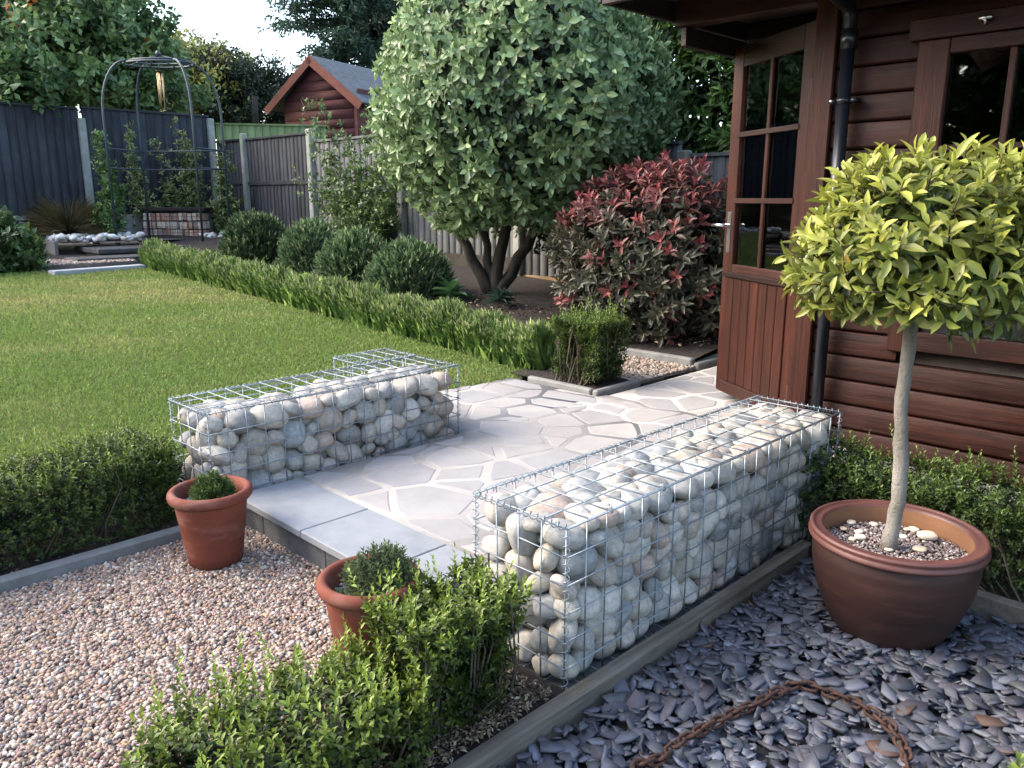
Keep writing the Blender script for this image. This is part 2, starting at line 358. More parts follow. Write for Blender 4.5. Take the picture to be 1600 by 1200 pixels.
def sphere_dirs(n, zmin=-1.): 
    z = rng.random(n) * (1 - zmin) + zmin; a = rng.random(n) * 2 * PI; r = np.sqrt(np.maximum(0, 1 - z * z)); return np.stack([r * np.cos(a), r * np.sin(a), z], -1)
def ellipsoid_tips(n, c, R, lump=.1, lf=3., depth=.25, zmin=-1., seed=1, up=.35):
    d = sphere_dirs(n, zmin); r = 1 + lump * sinnoise(d, lf, seed); r = r * (1 - depth * rng.random(n) ** 1.6)
    p = np.asarray(c) + d * r[:, None] * np.asarray(R); return p, norm(norm(d / np.asarray(R)) + [0, 0, up] + jit(n, .28))
def box_tips(n, x0, x1, y0, y1, z0, z1, lump=.03, lf=9., depth=.08, seed=2, up=.5, cols=1.0):
    A = np.array([(x1 - x0) * (y1 - y0) * 1.3, (x1 - x0) * (z1 - z0), (x1 - x0) * (z1 - z0), (y1 - y0) * (z1 - z0), (y1 - y0) * (z1 - z0)]); f = rng.choice(5, n, p=A / A.sum())
    u = rng.random((n, 3)); p = np.stack([x0 + u[:, 0] * (x1 - x0), y0 + u[:, 1] * (y1 - y0), z0 + u[:, 2] * (z1 - z0)], -1); nr = np.zeros((n, 3))
    dp = depth * rng.random(n) ** 1.3
    for k, (ax, val, sg) in enumerate(((2, z1, 1), (1, y0, -1), (1, y1, 1), (0, x0, -1), (0, x1, 1))):
        m = f == k; p[m, ax] = val - sg * dp[m]; nr[m, ax] = sg
    c = np.array([(x0 + x1) / 2, (y0 + y1) / 2, (z0 + z1) / 2]); h = np.array([x1 - x0, y1 - y0, z1 - z0]) / 2
    q = (p - c) / h; rr = np.linalg.norm(q ** 3, axis=1) ** (1 / 3.); p = c + (p - c) * np.minimum(1, 1.06 / np.maximum(rr, 1e-3))[:, None] ** .7   # rounded corners
    p = p + nr * (lump * sinnoise(p, lf, seed))[:, None]
    return p, norm(nr + [0, 0, up] + jit(n, .32))
def twigs(mb, tips, dirs, bases, r0, r1, k=3, bend=.3):
    for p, d, b in zip(tips, dirs, bases):
        L_ = np.linalg.norm(p - b); m1 = b * .6 + p * .4 - d * L_ * .1 + rng.normal(size=3) * bend * L_ * .15; m2 = p - d * L_ * .25
        mb.tube([b, m1, m2, p], [r0, r0 * .75, (r0 + r1) / 2, r1], k, cap=False)


# ------------------------------------------------------------------ the setting
def sheet(name, pts, mat, zf, nx=1, label=None, kind='structure'):
    V = [(x, y, zf(y) if callable(zf) else zf) for x, y in pts]
    me = bpy.data.meshes.new(name); me.from_pydata(V, [], [list(range(len(V)))]); o = obj(name, me, mat)
    return tag(o, label, kind=kind)
def strip(name, x0, x1, ys, mat, dz, n=None, zf=terrain):
    """sheet that follows the rising garden"""
    V = []; 
    for y in ys: V += [(x0, y, float(zf(y)) + dz), (x1, y, float(zf(y)) + dz)]
    f = [(2 * i, 2 * i + 1, 2 * i + 3, 2 * i + 2) for i in range(len(ys) - 1)]
    o = obj(name, np_mesh(name, V, [f]), mat); return tag(o, kind='structure')
YS = [3.05, 3.2, 5, 7, 9.2]
mb = MB(); mb.add([(-400, -400, -.1), (400, -400, -.1), (400, 400, -.1), (-400, 400, -.1)], [(0, 1, 2, 3)])
tag(mb.build('ground', M['ground']), 'wide green ground around and beyond the garden', kind='structure')
# raised back garden: one soil body that rises with the lawn
mb = MB(); ys = [3.035, 3.04, 6, 9.3, 12.6]; V = []
for y in ys: V += [(-6, y, 0 if y < 3.036 else float(terrain(y)) - .03), (3.3 if y < 3.036 else 6.2, y, 0 if y < 3.036 else float(terrain(y)) - .03)]
mb.add(V, [(2 * i, 2 * i + 1, 2 * i + 3, 2 * i + 2) for i in range(4)])
tag(mb.build('terrain', M['soil']), 'dark garden soil that rises towards the back fence', kind='structure')
# lawn sheet + grass blades
mb = MB(); V = []
for y in YS: V += [(-6, y, float(terrain(y)) - .004), (2.0 if y < 3.1 else 3.40, y, float(terrain(y)) - .004)]
mb.add(V, [(2 * i, 2 * i + 1, 2 * i + 3, 2 * i + 2) for i in range(len(YS) - 1)])
tag(mb.build('lawn', M['lawn_soil']), 'short mown lawn rising towards the arbour', kind='structure')
def make_grass():
    n = 2600000; x = rng.random(n) * 8.4 - 5; y = 3.05 + rng.random(n) * 6.2
    z = terrain(y); px, py, zc = project(np.stack([x, y, z], -1))
    keep = (px > -20) & (px < 1620) & (py > 380) & (py < 1000) & (rng.random(n) < np.clip(2.6 / zc, 0, 1) ** 2 * 1.0)
    keep &= ~((x > 1.05) & (y < 3.06)) & ~((x > 1.95) & (x < 2.4) & (y < 3.32)) & (x < 3.42 + .02 * np.sin(y * 9)) & ~((x > 2.35) & (y < 3.3 - .1 * (x - 2.36)))
    x, y, z, zc = x[keep], y[keep], z[keep], zc[keep]; n = len(x)
    if n > 330000: s = rng.permutation(n)[:330000]; x, y, z, zc = x[s], y[s], z[s], zc[s]; n = len(x)
    P0 = np.stack([x, y, z - .004], -1); h = (.012 + .016 * rng.random(n)) * (1 + .25 * (zc > 5)); wd = (.0022 + .0016 * rng.random(n)) * np.clip(zc / 3.5, 1, 2.4)
    a = norm(jit(n, .55) + [0, 0, .75]); side = norm(np.cross(a, jit(n, 1.))) * wd[:, None]
    V = np.stack([P0 - side, P0 + side, P0 + a * h[:, None]], 1).reshape(-1, 3)
    pat = sinnoise(P0, 1.6, 5) * .6 + sinnoise(P0, 5, 6) * .5 + sinnoise(P0, 17, 8) * .4 + rng.normal(size=n) * .4
    dry = np.clip((pat - .1) * .6 + .35 * (x < -.6) * (y < 6), 0, 1)[:, None]
    dead = (rng.random(n) < .06 + .16 * (pat > .9))[:, None]
    c = (np.array([.175, .255, .06]) * (1 - dry) + np.array([.40, .375, .145]) * dry) * (.65 + .7 * rng.random((n, 1))); c = np.where(dead, [.26, .22, .11], c)
    o = obj('lawn_grass', np_mesh('lawn_grass', V, [np.arange(n * 3).reshape(-1, 3)], False, np.repeat(c, 3, 0)), M['grass'])
    tag(o, 'short green mown grass with yellowed patches on the lawn', 'grass', kind='stuff')
make_grass()

# lower level: gravel bed, slate bed, planting strips
def flat(name, x0, x1, y0, y1, z, mat, label): 
    m = MB(); m.add([(x0, y0, z), (x1, y0, z), (x1, y1, z), (x0, y1, z)], [(0, 1, 2, 3)]); return tag(m.build(name, mat), label, kind='structure')
flat('gravel_bed', -2, 1.26, 1.35, 2.6, .098, M['gravel_base'], 'bed of fine pinkish pebbles below the step')
flat('hedge_soil', -2, 1.34, 1.15, 1.36, .05, M['soil'], 'dark mulched strip under the near box hedge')
flat('planting_strip', -3, 1.9, 2.6, 3.3, .105, M['soil'], 'dark soil strip under the left box hedge')
slate_bed = flat('slate_bed', -.5, 2.62, -1.2, 1.14, -.012, M['slate_base'], 'bed of broken blue grey slate chippings')
flat('cabin_strip', 2.6, 3.35, -1.5, 1.5, .04, M['soil'], 'dark soil strip between slate bed and cabin')
def pebbles(name, n, region, z, size, palette, probs, mat, label=None, cat=None, parent=None, flat_=.65, heap=0, seed=3, origin=(0, 0, 0), sub=1):
    bm = bmesh.new(); bmesh.ops.create_icosphere(bm, subdivisions=sub, radius=1); T = np.array([v.co[:] for v in bm.verts]); tri = np.array([[v.index for v in f.verts] for f in bm.faces]); bm.free()
    P0 = region(n); n = len(P0)
    s = size[0] + (size[1] - size[0]) * rng.random(n) ** 1.5; S = np.stack([s * (.8 + .5 * rng.random(n)), s * (.7 + .3 * rng.random(n)), s * flat_ * (.7 + .5 * rng.random(n))], -1)
    nz = norm(jit(n, .35) + [0, 0, 1]); B = basis(np.cross(nz, norm(jit(n, 1.))), nz) * S[:, None, :]
    Tn = T[None] * (1 + .12 * rng.normal(size=(n, len(T), 1)))
    V = np.einsum('nij,nkj->nki', B, Tn) + (P0 + [0, 0, 1] * (z + s[:, None] * .3 + heap * rng.random((n, 1))))[:, None]
    c = np.array(palette)[rng.choice(len(palette), n, p=np.array(probs) / sum(probs))] * (.75 + .5 * rng.random((n, 1)))
    k = len(T); o = obj(name, np_mesh(name, V.reshape(-1, 3) - np.asarray(origin), [(tri[None] + (np.arange(n) * k)[:, None, None]).reshape(-1, 3)], True, np.repeat(c, k, 0)), mat, parent)
    return tag(o, label, cat, kind='stuff')
GRAV = [(.26, .18, .13), (.34, .255, .195), (.44, .37, .3), (.17, .115, .085), (.19, .175, .165), (.31, .2, .11), (.1, .085, .075), (.5, .46, .4), (.27, .165, .14)]
GP = [3, 3, 2, 2.5, 1.6, 1, 1.3, .9, 2.2]
def grav_region(n):
    m = n * 3; p = np.stack([rng.random(m) * 2.2 - .95, 1.4 + rng.random(m) * 1.19, np.zeros(m)], -1); px, py, zc = project(p + [0, 0, .11])
    k = (zc > .3) & (px > -40) & (px < 900) & (py > 780) & (py < 1240) & ((p[:, 0] < 1.235)); return p[k][:n]
pebbles('gravel', 44000, grav_region, .096, (.0042, .0088), GRAV, GP, M['pebble'], 'fine pinkish brown pebbles covering the ground in front of the step', 'gravel', heap=.009)
def grav2(n):
    p = np.stack([3.62 + rng.random(n) * .58, 2.62 + rng.random(n) ** 1.5 * 6.4, np.zeros(n)], -1); p[:, 2] = terrain(p[:, 1]); return p
flat2 = strip('gravel_path', 3.6, 4.22, [2.6, 3.2, 6, 9.3], M['gravel_base'], .0)
tag(flat2, 'narrow gravel path between lavender hedge and planting bed')
pebbles('path_gravel', 9000, grav2, .002, (.007, .015), [(.28, .22, .165), (.36, .3, .24), (.2, .14, .105), (.42, .38, .32)], [3, 2, 2, 1], M['pebble'], 'tan gravel on the narrow path beside the box bush', 'gravel', heap=.006)

# ------------------------------------------------------------------ patio: crazy paving, step
PZ = .22
mb = MB()
mb.box(1.455, 2.95, 1.53, 2.585, 0, PZ - .002); mb.box(2.95, 3.29, 1.2, 2.585, 0, PZ - .002); mb.box(3.29, 6.2, 1.58, 2.56, 0, PZ - .002)
mb.box(2.33, 3.228, 2.585, 3.26, 0, PZ - .002)
patio = mb.build('patio', M['mortar']); tag(patio, 'pale crazy paving patio between the gabions', kind='structure')
PATIO = [(1.46, 1.535), (2.94, 1.535), (2.94, 1.25), (3.28, 1.25), (3.28, 1.6), (6.1, 1.6), (6.1, 2.55), (3.222, 2.55), (3.222, 3.24), (2.36, 3.3), (2.34, 2.58), (1.46, 2.58)]
def clip(poly, a, b, c):          # keep a*x+b*y<=c
    out = []
    for i in range(len(poly)):
        p, q = poly[i], poly[(i + 1) % len(poly)]; dp, dq = a * p[0] + b * p[1] - c, a * q[0] + b * q[1] - c
        if dp <= 0: out.append(p)
        if dp * dq < 0: t = dp / (dp - dq); out.append((p[0] + t * (q[0] - p[0]), p[1] + t * (q[1] - p[1])))
    return out
def area_c(P_):
    P_ = np.array(P_); x, y = P_[:, 0], P_[:, 1]; cr = x * np.roll(y, -1) - np.roll(x, -1) * y; A = cr.sum() / 2
    return A, np.array([((x + np.roll(x, -1)) * cr).sum(), ((y + np.roll(y, -1)) * cr).sum()]) / (6 * A + 1e-12)
def make_paving():
    r = np.random.default_rng(21); seeds = []
    while len(seeds) < 4000 and len(seeds) < 250:
        best, bd = None, -1
        for _ in range(6):
            p = np.array([1.3 + r.random() * 4.8, 1.2 + r.random() * 2.2]); d = min([np.hypot(*((p - s[:2]) * (1, 1.15))) for s in seeds] or [9])
            if d > bd: best, bd = p, d
        seeds.append(best if r.random() < .72 else p)
    S = np.array(seeds); wgt = r.random(len(S)) * .02
    for i, s in enumerate(S):
        poly = list(PATIO)
        for j in np.argsort(((S - s) ** 2).sum(1))[1:26]:
            q = S[j]; n_ = q - s; poly = clip(poly, n_[0], n_[1], (q @ q - s @ s + wgt[i] - wgt[j]) / 2)
            if len(poly) < 3: break
        if len(poly) < 3: continue
        A, c = area_c(poly)
        if A < .006: continue
        P_ = np.array(poly); gap = .005 + .010 * r.random()          # inset, then uneven edge
        for k in range(len(poly)):
            pass
        Q = list(map(tuple, P_))
        for k in range(len(P_)):
            p, q = P_[k], P_[(k + 1) % len(P_)]; e = q - p; L_ = np.hypot(*e)
            if L_ < 1e-6: continue
            nrm_ = np.array([e[1], -e[0]]) / L_ * (1 if A > 0 else -1); g = gap * (.5 + 1.1 * r.random())
            Q = clip(Q, nrm_[0], nrm_[1], nrm_ @ p - g)
            if len(Q) < 3: break
        if len(Q) < 3: continue
        out = []
        for k in range(len(Q)):
            p, q = np.array(Q[k]), np.array(Q[(k + 1) % len(Q)]); L_ = np.hypot(*(q - p)); m = max(1, int(L_ / .07))
            for a in range(m):
                x = p + (q - p) * a / m; pull = (c - x) * (.09 * r.random() if a == 0 else .035 * r.random()); out.append(x + pull + r.normal(size=2) * .0016)
        out = np.array(out) - c; n = len(out); zt = PZ + r.normal() * .0003
        ins = out * (1 - .006 / np.maximum(.02, np.linalg.norm(out, axis=1, keepdims=True)))
        V = [(*p, -.03) for p in out] + [(*p, -.002) for p in out] + [(*p, 0) for p in ins]
        me = bpy.data.meshes.new('flagstone'); f = [[a + k, a + (k + 1) % n, a + n + (k + 1) % n, a + n + k] for a in (0, n) for k in range(n)] + [[2 * n + k for k in range(n)]]
        me.from_pydata(V, [], f); obj('flagstone', me, M['flag'], patio, loc=(c[0], c[1], zt))
make_paving()
# step: slabs and risers
ysl = [1.535, 1.73, 2.135, 2.58]
step = thing('paved_step', 'low step of smooth blue grey slabs below the crazy paving', 'step', (1.3, 2.05, 0))
for a, b in zip(ysl[:-1], ysl[1:]):
    bbox('step_slab', 1.19 - 1.3, 1.452 - 1.3, a + .002 - 2.05, b - .002 - 2.05, PZ - .026, PZ, M['slab'], step, .003)
for a, b in zip([1.535, 1.62, 2.03, 2.42], [1.62, 2.03, 2.42, 2.58]):
    bbox('riser_block', 1.212 - 1.3, 1.41 - 1.3, a + .0015 - 2.05, b - .0015 - 2.05, .0, PZ - .0265, M['riser'], step, .003)

# ------------------------------------------------------------------ edgings
def edging(name, label, cat, x0, x1, y0, y1, z0, z1, mat, b=.004): 
    o = bbox(name, x0, x1, y0, y1, z0, z1, mat, None, b); return tag(o, label, cat)
ed = thing('concrete_edging', 'grey concrete edging strip between left box hedge and gravel', 'edging', (0, 2.62, 0))
for a in (-.9, .02, .935): pass
for a, b in ((-1.7, -.795), (-.79, .115), (.12, 1.09)): bbox('edging_block', a, b, -.025, .02, 0, .142, M['concrete'], ed, .006)
ed = thing('timber_edging', 'weathered timber board along the foot of the right gabion', 'edging', (0, 1.125, 0))
bbox('board', .2, 2.6, -.022, .022, -.05, .062, M['timber'], ed, .006)
ed = thing('timber_edging', 'weathered timber board between slate bed and hedge by the cabin', 'edging', (2.59, 0, 0))
bbox('board', -.02, .02, -1.4, 1.09, -.05, .07, M['timber'], ed, .005)
edging('base_slab', 'grey concrete slab under the near end of the right gabion', 'slab', 1.20, 2.95, 1.155, 1.525, -.05, .018, M['concrete'], .006)
ed = thing('kerb_edging', 'pale stone kerb around the clipped box bush', 'kerb', (3.25, 2.61, 0))
bbox('kerb_stone', -.02, .02, .03, .5, .1, .247, M['concrete'], ed, .008); bbox('kerb_stone', -.02, .37, -.02, .02, .1, .247, M['concrete'], ed, .008)
ed = thing('kerb_edging', 'stone kerb along the bed of the red leaved shrub', 'kerb', (4.23, 2.61, 0))
bbox('kerb_stone', -.02, 1.5, -.02, .02, .1, .252, M['concrete'], ed, .008)
for k in range(7):
    y0 = .03 + k * .93; z = float(terrain(2.61 + y0 + .45)); bbox('kerb_stone', -.025, .025, y0, y0 + .92, z - .1, z + .055, M['concrete'], ed, .008)
mb = MB(); V = []; ys = [2.64, 3.2, 5, 7, 9, 12.2]
for y in ys: V += [(4.25, y, float(terrain(y)) + .05), (4.7, y, float(terrain(y)) + .11), (5.8, y, float(terrain(y)) + .15)]
mb.add(V, [f for i in range(5) for f in ((3 * i, 3 * i + 1, 3 * i + 4, 3 * i + 3), (3 * i + 1, 3 * i + 2, 3 * i + 5, 3 * i + 4))])
tag(mb.build('planting_bed', M['soil']), 'dark mulched planting bed under the trees and shrubs', kind='structure')
flat('box_soil', 3.27, 3.62, 2.63, 3.3, .232, M['soil'], 'dark soil under the clipped box bush')

def litter(name, n, region, label, cat, sz=(.008, .02), pal=((.16, .11, .07), (.28, .22, .14), (.07, .05, .035), (.36, .31, .22)), pr=(3, 1.2, 3, .5)):
    L = Leaves(); p = region(n); c = np.array(pal)[rng.choice(len(pal), n, p=np.array(pr) / sum(pr))]
    s = sz[0] + (sz[1] - sz[0]) * rng.random(n); L.add(p, norm(jit(n, 1.) * [1, 1, .25]), norm(jit(n, .4) + [0, 0, 1]), s, s * .45, c); L.done()
    o = obj(name, L.mesh(name, LQ), M['bark_chip']); tag(o, label, cat, kind='stuff')
def reg(x0, x1, y0, y1, zf): 
    def f(n):
        p = np.stack([x0 + rng.random(n) * (x1 - x0), y0 + rng.random(n) * (y1 - y0), np.zeros(n)], -1); p[:, 2] = (zf(p[:, 1]) if callable(zf) else zf) + .004 + .012 * rng.random(n); return p
    return f
litter('bark_mulch', 7000, reg(.4, 1.3, 1.16, 1.36, .05), 'brown bark mulch at the foot of the near box hedge', 'mulch', pr=(3, 2, 1.6, 1))
litter('leaf_litter', 900, reg(-.6, 1.1, 2.65, 3.0, .105), 'dry leaf litter on soil under the left box hedge', 'leaf litter', pr=(2, 1, 3, .4))
litter('leaf_litter', 5000, reg(4.26, 5.7, 2.7, 9.5, lambda y: terrain(y) + .1), 'brown leaf litter and bark over the planting bed', 'leaf litter', (.015, .04), pr=(2, 1, 6, .4))

# ------------------------------------------------------------------ slate chippings
def chip_mesh(r, sz=1.0, th=.16):
    n = r.integers(4, 7); a = np.sort(r.random(n) * .8 / n + np.arange(n) / n) * 2 * PI; el = 1 + .75 * r.random()
    rad = .66 + .5 * r.random(n); p = np.stack([np.cos(a) * rad * el, np.sin(a) * rad / el ** .5], -1) * sz
    tp = p * (.9 + .08 * r.random((n, 1))) + r.normal(size=(n, 2)) * .02 * sz; zt = th * sz * (.8 + .4 * r.random(n))
    V = np.vstack([np.c_[p, np.zeros(n) + th * sz * .2 * r.random(n)], np.c_[tp, zt], [[0, 0, th * sz]], np.c_[p * .9, np.full(n, -th * sz * .5)]]); c = 2 * n
    f4 = [(k, (k + 1) % n, n + (k + 1) % n, n + k) for k in range(n)] + [(2 * n + 1 + k, 2 * n + 1 + (k + 1) % n, (k + 1) % n, k) for k in range(n)]
    f3 = [(n + k, n + (k + 1) % n, c) for k in range(n)]
    return V, f4, f3
SLATE = np.array([(.085, .09, .113), (.106, .114, .14), (.06, .064, .082), (.098, .092, .112), (.14, .15, .18), (.077, .087, .098)])
def make_slate():
    r = np.random.default_rng(5); kinds = [chip_mesh(r) for _ in range(14)]
    mes = [np_mesh('slate_chip', V, [f4, f3], False, np.ones((len(V), 3))) for V, f4, f3 in kinds]
    for m in mes: m.materials.append(M['slate'])
    n = 15000; p = np.stack([.2 + r.random(n) * 2.36, -1.0 + r.random(n) * 2.09, np.zeros(n)], -1)
    px, py, zc = project(p); k = (zc > .4) & (px > 650) & (px < 1680) & (py > 750) & (py < 1280) & (np.hypot(p[:, 0] - 2.30, p[:, 1] - .735) > .15); p = p[k]; zc = zc[k]; px, py = px[k], py[k]; n = len(p)
    s = .0115 + .0245 * r.random(n) ** 1.7; p[:, 2] = -.006 + .03 * r.random(n)
    tilt = np.where(r.random(n) < .85, .2, .6)
    nz = norm(r.normal(size=(n, 3)) * tilt[:, None] + [0, 0, 1]); ax = norm(np.cross(nz, r.normal(size=(n, 3)))); B = basis(ax, nz)
    col = SLATE[r.integers(0, len(SLATE), n)] * (.58 + .4 * r.random((n, 1))); kind = r.integers(0, len(kinds), n)
    rust = r.random(n) < .012; col[rust] = (.085, .05, .038)
    score = s / zc * (p[:, 2] + .02) * ((px > 0) & (px < 1600) & (py < 1200)); big = set(np.argsort(-score)[:300].tolist()); mb = MB(); cols = []
    for i in range(n):
        V, f4, f3 = kinds[kind[i]]
        if i in big:
            A = np.eye(4); A[:3, :3] = B[i] * s[i]; A[:3, 3] = p[i]; o = obj('slate_chip', mes[kind[i]], None, slate_bed, matrix=Matrix(A.tolist())); o.color = (*col[i].tolist(), 1)
        else:
            mb.add(V @ (B[i] * s[i]).T + p[i], f4, f3); cols.append(np.repeat(col[i][None], len(V), 0))
    tag(obj('slate_chippings', mb.mesh('slate_chippings', col=np.vstack(cols)), M['slate'], slate_bed), kind='stuff')
make_slate()

# ------------------------------------------------------------------ gabions
def stone_meshes():
    r = np.random.default_rng(11); out = []
    bm = bmesh.new(); bmesh.ops.create_icosphere(bm, subdivisions=4, radius=1); T = np.array([v.co[:] for v in bm.verts]); tri = np.array([[v.index for v in f.verts] for f in bm.faces]); bm.free()
    for i in range(12):
        e = 2.2 + .9 * r.random(); d = np.abs(T) ** e; rad = d.sum(1) ** (-1 / e)
        V = T * rad[:, None] * (1 + .07 * sinnoise(T, 1.6, 100 + i) + .025 * sinnoise(T, 3.5, 200 + i))[:, None]
        V = V * (1 + .14 * r.normal() * T[:, :1])            # egg shape
        me = np_mesh('pebble', V, [tri], True, np.ones((len(V), 3))); me.materials.append(M['stone']); out.append((me, V, tri))
    return out
STONES = stone_meshes()
STONE_COL = np.array([(.36, .33, .28), (.31, .295, .262), (.40, .37, .315), (.27, .266, .25), (.37, .325, .275), (.33, .30, .245), (.255, .262, .255), (.42, .395, .35)])
def pack(n, dim, r, iters=420, top=.95):
    """stones settle into a cage: spheres push each other apart and sink"""
    D = np.array(dim); R = .029 + .031 * r.random(n) ** 1.25; P_ = r.random((n, 3)) * (D - 2 * R[:, None]) + R[:, None]
    for it in range(iters):
        d = P_[:, None] - P_[None]; dist = np.sqrt((d ** 2).sum(-1)) + 1e-6; want = (R[:, None] + R[None]) * 1.0; ov = np.maximum(0, want - dist); np.fill_diagonal(ov, 0)
        P_ += (d / dist[..., None] * ov[..., None]).sum(1) * .32
        P_[:, 2] -= .0007 * (it < iters * .3)
        P_[:, 1] -= .0006 * (P_[:, 1] < D[1] * .5) ; lo = R[:, None] * .92; P_ = np.clip(P_, lo, D * [1, 1, top] - lo)
    return P_, R
def gabion(label, dim, loc, rz, nst, cols, seed, faces_front=('y0', 'x0', 'z1'), top=.95, spiral_top='all'):
    r = np.random.default_rng(seed); Lx, Wy, Hz = dim; g = thing('gabion', label, 'gabion', loc, rz)
    P_, R = pack(nst, dim, r, top=top)
    # orientation: long axes lie roughly level or along the cage face
    n = len(P_); zax = norm(np.stack([r.normal(size=n) * .35, r.normal(size=n) * .7, np.abs(r.normal(size=n)) + .2], -1))
    near_front = P_[:, 1] < .07; zax[near_front] = norm(np.stack([r.normal(size=n) * .3, -np.ones(n) * .8, r.normal(size=n) * .6], -1))[near_front]
    near_end = (P_[:, 0] < .06); zax[near_end] = norm(np.stack([-np.ones(n), r.normal(size=n) * .5, r.normal(size=n) * .6], -1))[near_end]
    near_top = P_[:, 2] > Hz * top - .075; zax[near_top] = norm(np.stack([r.normal(size=n) * .25, r.normal(size=n) * .25, np.ones(n)], -1))[near_top]
    xax = norm(np.cross(zax, r.normal(size=(n, 3)))); B = basis(xax, zax)
    S = np.stack([R * (.86 + .2 * r.random(n)), R * (1.05 + .33 * r.random(n)), R * (.64 + .24 * r.random(n))], -1)
    ext = np.sqrt(((B * S[:, None, :]) ** 2).sum(-1)); P_ = np.clip(P_, ext + .004, np.array(dim) - ext - .004)     # stay inside the wire
    score = np.minimum.reduce([P_[:, 1] * 1.0, P_[:, 0] * 1.0, (Hz * top - P_[:, 2]) * 1.0]); vis = set(np.argsort(score)[:300].tolist())
    col = STONE_COL[r.integers(0, len(STONE_COL), n)] * (.9 + .32 * r.random((n, 1))); pk = r.random(n) < .09; col[pk] = np.array([.38, .30, .245])
    mb = MB(); cl = []
    for i in range(n):
        me, V, tri = STONES[r.integers(0, 12)]; A = np.eye(4); A[:3, :3] = B[i] * S[i]; A[:3, 3] = P_[i]
        if i in vis: o = obj('pebble', me, None, g, matrix=Matrix(A.tolist())); o.color = (*col[i].tolist(), 1)
        else: lowV, lowT = LOW; mb.add(lowV @ A[:3, :3].T + P_[i], f3=lowT); cl.append(np.repeat(col[i][None], len(lowV), 0))
    if cl: tag(obj('pebble_fill', mb.mesh('pebble_fill', True, np.vstack(cl)), M['stone'], g), kind='stuff')
    # wire panels
    rw = .0021; nx, ny, nz = cols; xs = np.linspace(0, Lx, nx + 1); ys_ = np.linspace(0, Wy, ny + 1); zs = np.linspace(0, Hz, nz + 1); o2 = 2 * rw
    wob = lambda: r.normal() * .0012
    def panel(a_lines, b_lines, f):
        m = MB()
        for (p, q) in a_lines + b_lines:
            p, q = np.array(p, float), np.array(q, float); mid = (p + q) / 2 + r.normal(size=3) * .0025; m.tube([p, mid, q], rw, 6)
        return m.build('wire_panel', M['galv'], g, True)
    for y, s in ((0, -1), (Wy, 1)): panel([((x + wob(), y, 0), (x + wob(), y, Hz)) for x in xs], [((0, y + s * o2, z), (Lx, y + s * o2, z)) for z in zs], 0)
    for x, s in ((0, -1), (Lx, 1)): panel([((x, y, 0), (x, y, Hz)) for y in ys_[1:-1]], [((x + s * o2, 0, z), (x + s * o2, Wy, z)) for z in zs], 0)
    for z, s in ((Hz, 1), (0, -1)): panel([((x, 0, z + s * o2), (x, Wy, z + s * o2)) for x in xs[1:-1]], [((0, y, z), (Lx, y, z)) for y in ys_], 0)
    # helical binders along the edges
    def helix(p, q, rad=.0085, pitch=.0235):
        p, q = np.array(p, float), np.array(q, float); Ln = np.linalg.norm(q - p); T_ = (q - p) / Ln; a = norm(np.cross(T_, [.3, .2, 1.])); b = np.cross(T_, a)
        k = int(Ln / pitch * 11); t = np.linspace(0, 1, k); th = t * Ln / pitch * 2 * PI + r.random() * 6
        pts = p + T_ * (t * Ln)[:, None] + (a * np.cos(th)[:, None] + b * np.sin(th)[:, None]) * rad
        m = MB(); m.tube(pts, .0013, 5); m.build('helical_binder', M['galv'], g, True)
    e = .0
    if spiral_top != 'right': helix((0, 0, Hz), (Lx, 0, Hz))
    helix((0, Wy, Hz), (Lx, Wy, Hz)); helix((0, 0, Hz), (0, Wy, Hz)); helix((Lx, 0, Hz), (Lx, Wy, Hz))
    for x in (0, Lx):
        for y in (0, Wy): helix((x, y, 0), (x, y, Hz))
    if spiral_top == 'right':                                   # clips tie the lid down on this side
        for x in xs[2:-1:3]:
            m = MB(); th = np.linspace(0, 4.5 * PI, 34); m.tube(np.stack([x + .004 + th * .0011, .0085 * np.cos(th), Hz + .0085 * np.sin(th)], -1), .0014, 5); m.build('wire_clip', M['galv'], g, True)
        m = MB(); z = zs[3]; x = xs[11]; th = np.linspace(0, 5 * PI, 34); m.tube(np.stack([x + .008 * np.cos(th), -.004 + .008 * np.sin(th), z - .012 + th * .0015], -1), .0014, 5); m.build('wire_clip', M['galv'], g, True)
    return g
_bm = bmesh.new(); bmesh.ops.create_icosphere(_bm, subdivisions=2, radius=1); LOW = (np.array([v.co[:] for v in _bm.verts]), np.array([[v.index for v in f.verts] for f in _bm.faces])); _bm.free()
gabion('long wire gabion of pale pebbles beside the slate chippings', (1.515, .325, .45), (1.35, 1.165, .024), math.radians(-.3), 440, (20, 4, 6), 31, spiral_top='right', top=.99)
gabion('long wire gabion of pale pebbles between lawn and paving', (1.15, .3, .45), (1.13, 2.61, .07), math.radians(.4), 315, (16, 4, 6), 32, top=.96)
gabion('short wire gabion set behind the far end on the lawn', (.3, .225, .45), (1.99, 2.93, .07), math.radians(.4), 50, (4, 3, 6), 33, top=.8)

